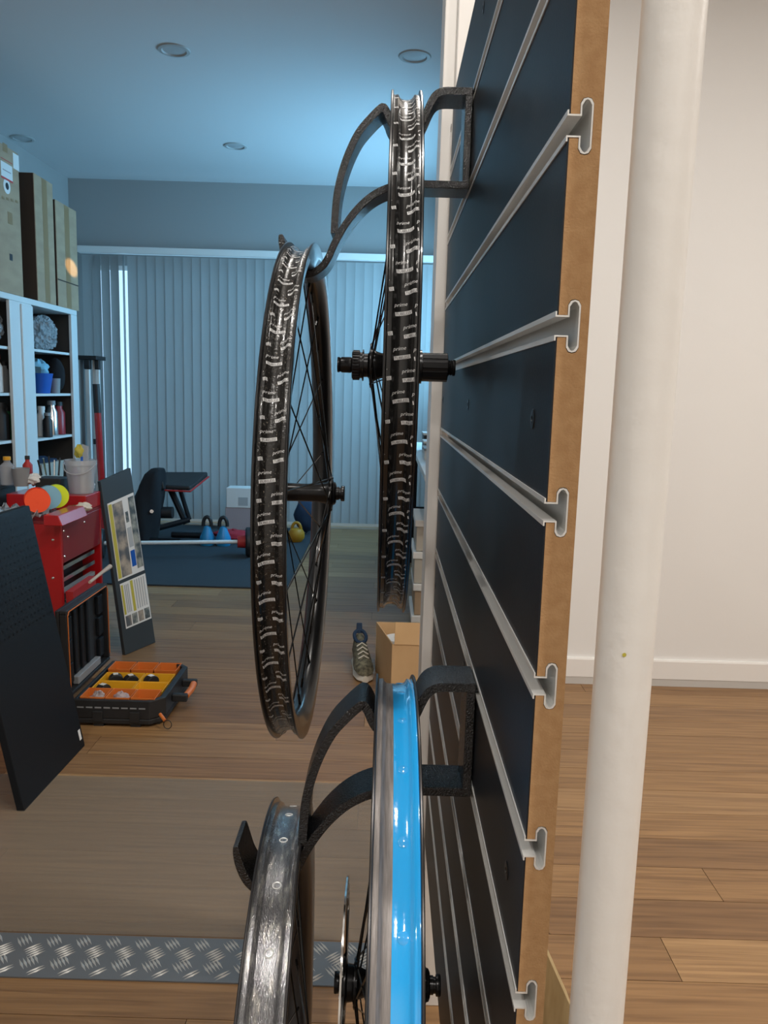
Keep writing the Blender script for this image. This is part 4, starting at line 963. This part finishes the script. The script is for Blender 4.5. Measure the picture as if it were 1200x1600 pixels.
# ------------------------------------------------------------------ gym corner
tag(obj('rubber_mat', MB().box((-2.185, 4.62, 0.0006), (-0.575, 6.70, 0.010)), M['mat'], None), 'large dark rubber gym mat on the floor by the blind', 'gym mat')
MZ = 0.0104
bY = 6.15
bn = thing('weight_bench', 'black weight bench with red-piped pad on the gym mat', 'weight bench', (at(290, 820, bY).x, bY, MZ))
bx0 = bn.location.x
def bl(px, py, Y): p = at(px, py, Y); return Vector((p.x-bx0, p.y-bY, p.z-MZ))
pz = bl(290, 757, 6.05).z
sp_ = obj('seat_pad', MB().hexa([bl(254,765,5.98), bl(297,767,5.98), bl(325,745,6.38), bl(258,745,6.38), bl(254,758,5.98), bl(297,760,5.98), bl(325,737,6.38), bl(258,737,6.38)]), M['black'], bn, bevel=0.012)
obj('piping', MB().tube([bl(254,766,5.96), bl(297,768,5.96), bl(326,745,6.38)], 0.007, 8), M['red_rubber'], sp_, True)
obj('back_pad', MB().hexa([bl(238,770,5.9), bl(258,765,5.9), bl(262,765,6.2), bl(242,768,6.2), bl(232,738,5.9), bl(250,735,5.9), bl(252,735,6.2), bl(236,736,6.2)]), M['black'], bn, bevel=0.012)
obj('leg', MB().tube([bl(267,766,6.15), bl(291,818,6.15)], 0.026, 8), M['black_metal'], bn)
obj('leg', MB().tube([bl(281,764,6.22), bl(296,812,6.22)], 0.018, 8), M['black_metal'], bn)
obj('leg', MB().tube([bl(240,775,6.05), Vector((bl(238,838,6.05).x, -0.1, 0.045))], 0.03, 8), M['black_metal'], bn)
obj('foot_bar', MB().tube([Vector((bl(268,820,6.12).x, -0.03, 0.0225)), Vector((bl(325,820,6.12).x, -0.03, 0.0225))], 0.022, 8), M['black_metal'], bn)
obj('foot_bar', MB().tube([Vector((bl(226,852,5.85).x, -0.3, 0.0225)), Vector((bl(282,852,5.85).x, -0.3, 0.0225))], 0.022, 8), M['black_metal'], bn)
obj('spine_beam', MB().tube([bl(237,828,6.0), bl(296,812,6.12)], 0.022, 8), M['black_metal'], bn)
obj('roller', MB().tube([bl(240,801,5.95), bl(270,801,5.95)], 0.045, 16), M['black'], bn, True)
obj('adjuster_knob', MB().tube([bl(237,799,5.85), bl(237,799,5.80)], 0.014, 10), M['chrome'], bn, True)
jc = at(231, 785, 5.93); jc.z = max(jc.z, MZ + 0.335)
jm = MB(); jr = []
for (px, py, w) in ((249, 731, 0.012), (247, 732, 0.045), (243, 740, 0.072), (238, 757, 0.090), (233, 778, 0.105), (230, 800, 0.108), (228, 822, 0.100), (226, 842, 0.088)):
    c = at(px, py, 5.93); jr.append([(c.x + w*math.cos(a)*(1+0.10*math.sin(5*a+c.z*14)), 5.93 + 1.5*w*math.sin(a)*(1+0.10*math.sin(4*a+c.z*11)), max(c.z, MZ+0.006)) for a in [2*math.pi*k/28 for k in range(28)]])
n_ = 28; jm.add([v for r in jr for v in r], [(i*n_+k, i*n_+(k+1) % n_, (i+1)*n_+(k+1) % n_, (i+1)*n_+k) for i in range(len(jr)-1) for k in range(n_)] + [tuple(range(n_)), tuple(range(len(jr)*n_-1, (len(jr)-1)*n_-1, -1))])
tag(obj('draped_jacket', jm, M['black_soft'], None, True), 'black jacket draped over the upright end of the weight bench', 'jacket')
def kettle(px, py, Y, lab):
    c = at(px, py, Y); o = thing('kettlebell', lab, 'kettlebell', (c.x, c.y, MZ), 0, 'blue vinyl kettlebells')
    obj('bell', MB().lathe([(0, 0.0), (0, 0.050), (0.02, 0.058), (0.06, 0.055), (0.11, 0.034), (0.14, 0.024), (0.15, 0)], 'z', seg=24, cap=False), M['kettle'], o, True)
    obj('handle', MB().tube([(0.030*math.cos(a), 0, 0.155+0.060*math.sin(a)) for a in [math.pi*(-0.05+1.1*k/10) for k in range(11)]], 0.014, 10), M['black'], o, True)
kettle(324, 853, 5.86, 'left blue kettlebell behind the barbell'); kettle(349, 852, 5.86, 'right blue kettlebell next to the red cloth')
c = at(366, 838, 6.0)
tag(obj('red_cloth', blob(MB(), (c.x-0.02, 6.02, MZ+0.052), (0.14, 0.09, 0.042), 63, 0.12), M['red_cloth'], None, True), 'crumpled dark red cloth beside the blue kettlebells', 'cloth')
c = at(390, 853, 5.50); d_ = at(226, 866, 5.35); zz = 0.098
ax = Vector((c.x-d_.x, c.y-d_.y, 0)).normalized()
bb_ = thing('barbell', 'barbell with white bar and red collar lying on the gym mat', 'barbell', (c.x, c.y, MZ))
bb_.rotation_euler = (0, 0, math.atan2(ax.y, ax.x))
obj('bar', MB().tube([(-1.05, 0, 0.105), (0.06, 0, 0.105)], 0.014, 12), M['white_metal'], bb_, True)
obj('collar', MB().lathe([(-0.085, 0.02), (-0.085, 0.042), (-0.03, 0.045), (-0.03, 0.02)], 'x', c=(0, 0, 0.105), seg=24), M['red_rubber'], bb_, True)
obj('weight_plate', MB().lathe([(-0.028, 0.015), (-0.028, 0.095), (-0.02, 0.103), (0.012, 0.103), (0.02, 0.095), (0.02, 0.015)], 'x', c=(0, 0, 0.1045), seg=36), M['black'], bb_, True)
obj('weight_plate', MB().lathe([(-1.03, 0.015), (-1.03, 0.095), (-1.02, 0.103), (-0.99, 0.103), (-0.98, 0.095), (-0.98, 0.015)], 'x', c=(0, 0, 0.1045), seg=36), M['black'], bb_, True)
# stacked white carton over a pinkish one
c0 = at(352, 826, 6.52); c1 = at(420, 826, 6.52); zt = at(352, 793, 6.52).z; zt2 = at(355, 762, 6.52).z
lo_ = thing('pale_carton', 'greyish pink carton under the white box by the blind', 'carton', (c0.x, 6.52, MZ))
obj('body', MB().box((0, 0, 0), (c1.x-c0.x, 0.15, zt-MZ)), M['pink'], lo_, bevel=0.004)
up_ = thing('white_box', 'white carton stacked on the pinkish carton by the blind', 'carton', (c0.x+0.01, 6.515, zt+0.0006))
obj('body', MB().box((0, 0, 0), (c1.x-c0.x+0.02, 0.16, zt2-zt)), M['paper'], up_, bevel=0.004)
obj('printed_label', MB().box((0.10, -0.0012, 0.02), (0.18, -0.0002, 0.09)), M['textgrey'], up_)
# behind the upper left wheel: navy bag and amber kettlebell
c = at(477, 812, 6.35)
tag(obj('navy_bag', blob(MB(), (c.x, 6.45, MZ+0.160), (0.10, 0.09, 0.14), 70, 0.08), M['navy'], None, True), 'dark navy bag seen through the left wheel spokes', 'bag')
c = at(463, 838, 6.1)
o = thing('amber_kettlebell', 'amber kettlebell seen through the left wheel spokes', 'kettlebell', (c.x, 6.1, MZ))
obj('bell', MB().lathe([(0, 0.0), (0, 0.045), (0.03, 0.065), (0.07, 0.065), (0.10, 0.045), (0.11, 0)], 'z', seg=24, cap=False), M['amber'], o, True)
obj('handle', MB().tube([(0.035*math.cos(a), 0, 0.095+0.055*math.sin(a)) for a in [math.pi*(-0.05+1.1*k/10) for k in range(11)]], 0.012, 10), M['amber'], o, True)

# ------------------------------------------------------------------ right side of the far room
dk = thing('white_desk', 'white desk along the side wall, partly hidden by the jamb', 'desk', (0.17, 3.35, 0))
DZ = at(655, 728, 3.75).z
obj('desk_top', MB().box((0, 0, DZ-0.03), (0.38, 2.2, DZ)), M['white_metal'], dk, bevel=0.003)
for (xx, yy) in ((0.02, 0.03), (0.34, 0.03), (0.02, 2.13), (0.34, 2.13)): obj('leg', MB().box((xx, yy, 0.0006), (xx+0.035, yy+0.035, DZ-0.0305)), M['black_metal'], dk)
obj('rail', MB().box((0.03, 2.14, 0.35), (0.34, 2.16, 0.40)), M['black_metal'], dk)
for k, (yy, w, mt, lab) in enumerate(((4.05, 0.05, M['paper'], 'white stack of papers on the desk, lowest'), (4.30, 0.07, M['grey'], 'grey document tray on the desk'), (4.6, 0.10, M['black'], 'black equipment box on the desk'))):
    o = thing('desk_item', lab, 'desk item', (0.20+0.01*k, yy, DZ+0.0006))
    obj('body', MB().box((0, 0, 0), (0.16, 0.22, w)), mt, o, bevel=0.005); obj('lid', MB().box((-0.004, -0.004, w+0.0003), (0.164, 0.224, w+0.012)), M['paper'] if k != 0 else M['grey'], o, bevel=0.002)
o = thing('red_button_box', 'small black box with a red knob on the desk', 'desk item', (0.205, 3.80, DZ+0.0006))
obj('body', MB().box((0, 0, 0), (0.06, 0.08, 0.12)), M['black'], o, bevel=0.004); obj('knob', MB().lathe([(0.0, 0.018), (-0.02, 0.016)], 'y', c=(0.02, -0.0003, 0.10), seg=16), M['red_rubber'], o, True)
# stacked archive boxes under the desk
for k in range(4):
    z_ = 0.0006 + k*0.152
    o = thing('archive_box', ['bottom', 'second lowest', 'second highest', 'topmost'][k] + ' box in the archive stack below the desk', 'box', (0.150+0.006*(k % 2), 3.62+0.01*k, z_), 0, 'archive boxes under the desk')
    obj('body', MB().box((0, 0, 0), (0.30, 0.36, 0.118)), M['card'] if k < 2 else M['beige'], o, bevel=0.003)
    obj('lid', MB().box((-0.008, -0.008, 0.1184), (0.308, 0.368, 0.150)), M['paper'], o, bevel=0.003)
# open cardboard box on the floor
q0 = at(613, 1007, 2.98); q1 = at(588, 972, 3.25)
bxh = q0.z
ob = thing('open_cardboard_box', 'open tan cardboard box with raised flap on the floor by the jamb', 'box', (q0.x, 2.98, 0.0006))
BW, BD_ = 0.26, 0.30
off = q1.x - q0.x
def bp_(u, v, z): return (u*BW + off*v, v*BD_, z)
def wallq(u0, v0, u1, v1, z0, z1): 
    a, b = Vector(bp_(u0, v0, 0)), Vector(bp_(u1, v1, 0)); n = Vector((-(b-a).y, (b-a).x, 0)).normalized()*0.004
    return MB().hexa([a+Vector((0,0,z0)), b+Vector((0,0,z0)), b+n+Vector((0,0,z0)), a+n+Vector((0,0,z0)), a+Vector((0,0,z1)), b+Vector((0,0,z1)), b+n+Vector((0,0,z1)), a+n+Vector((0,0,z1))])
obj('side', wallq(0, 0, 1, 0, 0, bxh), M['card_tan'], ob); obj('side', wallq(1, 0.02, 1, 1, 0, bxh), M['card_tan'], ob); obj('side', wallq(1, 1, 0, 1, 0, bxh), M['card_tan'], ob); obj('side', wallq(0, 0.98, 0, 0.02, 0, bxh), M['card_tan'], ob)
obj('bottom', MB().add([bp_(.02,.02,.002), bp_(.98,.02,.002), bp_(.98,.98,.002), bp_(.02,.98,.002)], [(0,1,2,3)]), M['card_tan'], ob)
obj('flap', MB().hexa([bp_(0.03,-0.012,bxh+.001), bp_(0.99,-0.012,bxh+.001), bp_(0.99,0.0,bxh+.001), bp_(0.03,0.0,bxh+.001), bp_(0.05,0.05,bxh+.085), bp_(0.99,0.05,bxh+.085), bp_(0.99,0.062,bxh+.085), bp_(0.05,0.062,bxh+.085)]), M['card_tan'], ob)
rc = Vector(bp_(0.28, 0.68, 0)) + ob.location
tag(obj('paper_roll', MB().lathe([(0.03, 0.0), (0.03, 0.058), (bxh-0.01, 0.058), (bxh-0.01, 0.018), (bxh-0.03, 0.018), (bxh-0.03, 0)], 'z', c=(rc.x, rc.y, 0.0006-0.027), seg=28, cap=False), M['paper'], None, True), 'white paper roll standing in the open cardboard box', 'paper roll')
# shoe
c = floorpt(571, 1068)
so = thing('shoe', 'olive knit shoe with navy collar beside the cardboard box', 'shoe', (c.x, c.y, 0.0006), R_(8))
def shoe_ring(y, w, z0, z1, n=16): return [(w*math.cos(2*math.pi*k/n)*(1.0 if math.sin(2*math.pi*k/n) < 0 else 0.82), y, (z0+z1)/2 + (z1-z0)/2*math.sin(2*math.pi*k/n)) for k in range(n)]
def loft(rings):
    mb = MB(); n = len(rings[0]); vs = [v for r in rings for v in r]
    fs = [(i*n+k, i*n+(k+1) % n, (i+1)*n+(k+1) % n, (i+1)*n+k) for i in range(len(rings)-1) for k in range(n)]
    fs += [tuple(range(n)), tuple(range(len(rings)*n-1, (len(rings)-1)*n-1, -1))]
    return mb.add(vs, fs)
obj('upper', loft([shoe_ring(0.004, 0.012, 0.028, 0.040), shoe_ring(0.02, 0.034, 0.024, 0.062), shoe_ring(0.06, 0.046, 0.022, 0.076), shoe_ring(0.11, 0.046, 0.022, 0.092), shoe_ring(0.16, 0.040, 0.022, 0.112), shoe_ring(0.21, 0.037, 0.024, 0.128), shoe_ring(0.26, 0.035, 0.026, 0.134), shoe_ring(0.285, 0.018, 0.034, 0.120)]), M['olive'], so, True)
obj('collar', MB().tube([(0.026*math.cos(a), 0.232+0.046*math.sin(a), 0.128+0.014*math.sin(a)) for a in [2*math.pi*k/20 for k in range(21)]], 0.008, 8), M['navy'], so, True)
obj('heel_tab', MB().hexa([(-0.014, 0.268, 0.13), (0.014, 0.268, 0.13), (0.014, 0.278, 0.13), (-0.014, 0.278, 0.13), (-0.012, 0.276, 0.175), (0.012, 0.276, 0.175), (0.012, 0.284, 0.175), (-0.012, 0.284, 0.175)]), M['navy'], so, bevel=0.003)
obj('sole', loft([shoe_ring(0.0, 0.014, 0, 0.030), shoe_ring(0.02, 0.036, 0, 0.030), shoe_ring(0.08, 0.049, 0, 0.026), shoe_ring(0.16, 0.042, 0, 0.026), shoe_ring(0.26, 0.037, 0, 0.034), shoe_ring(0.29, 0.018, 0.004, 0.036)]), M['cream'], so, True)
for k in range(4): obj('lace', MB().tube([(-0.022, 0.085+0.025*k, 0.078+0.0095*k), (0, 0.085+0.025*k, 0.091+0.0105*k), (0.022, 0.085+0.025*k, 0.078+0.0095*k)], 0.003, 6), M['cream'], so, True)
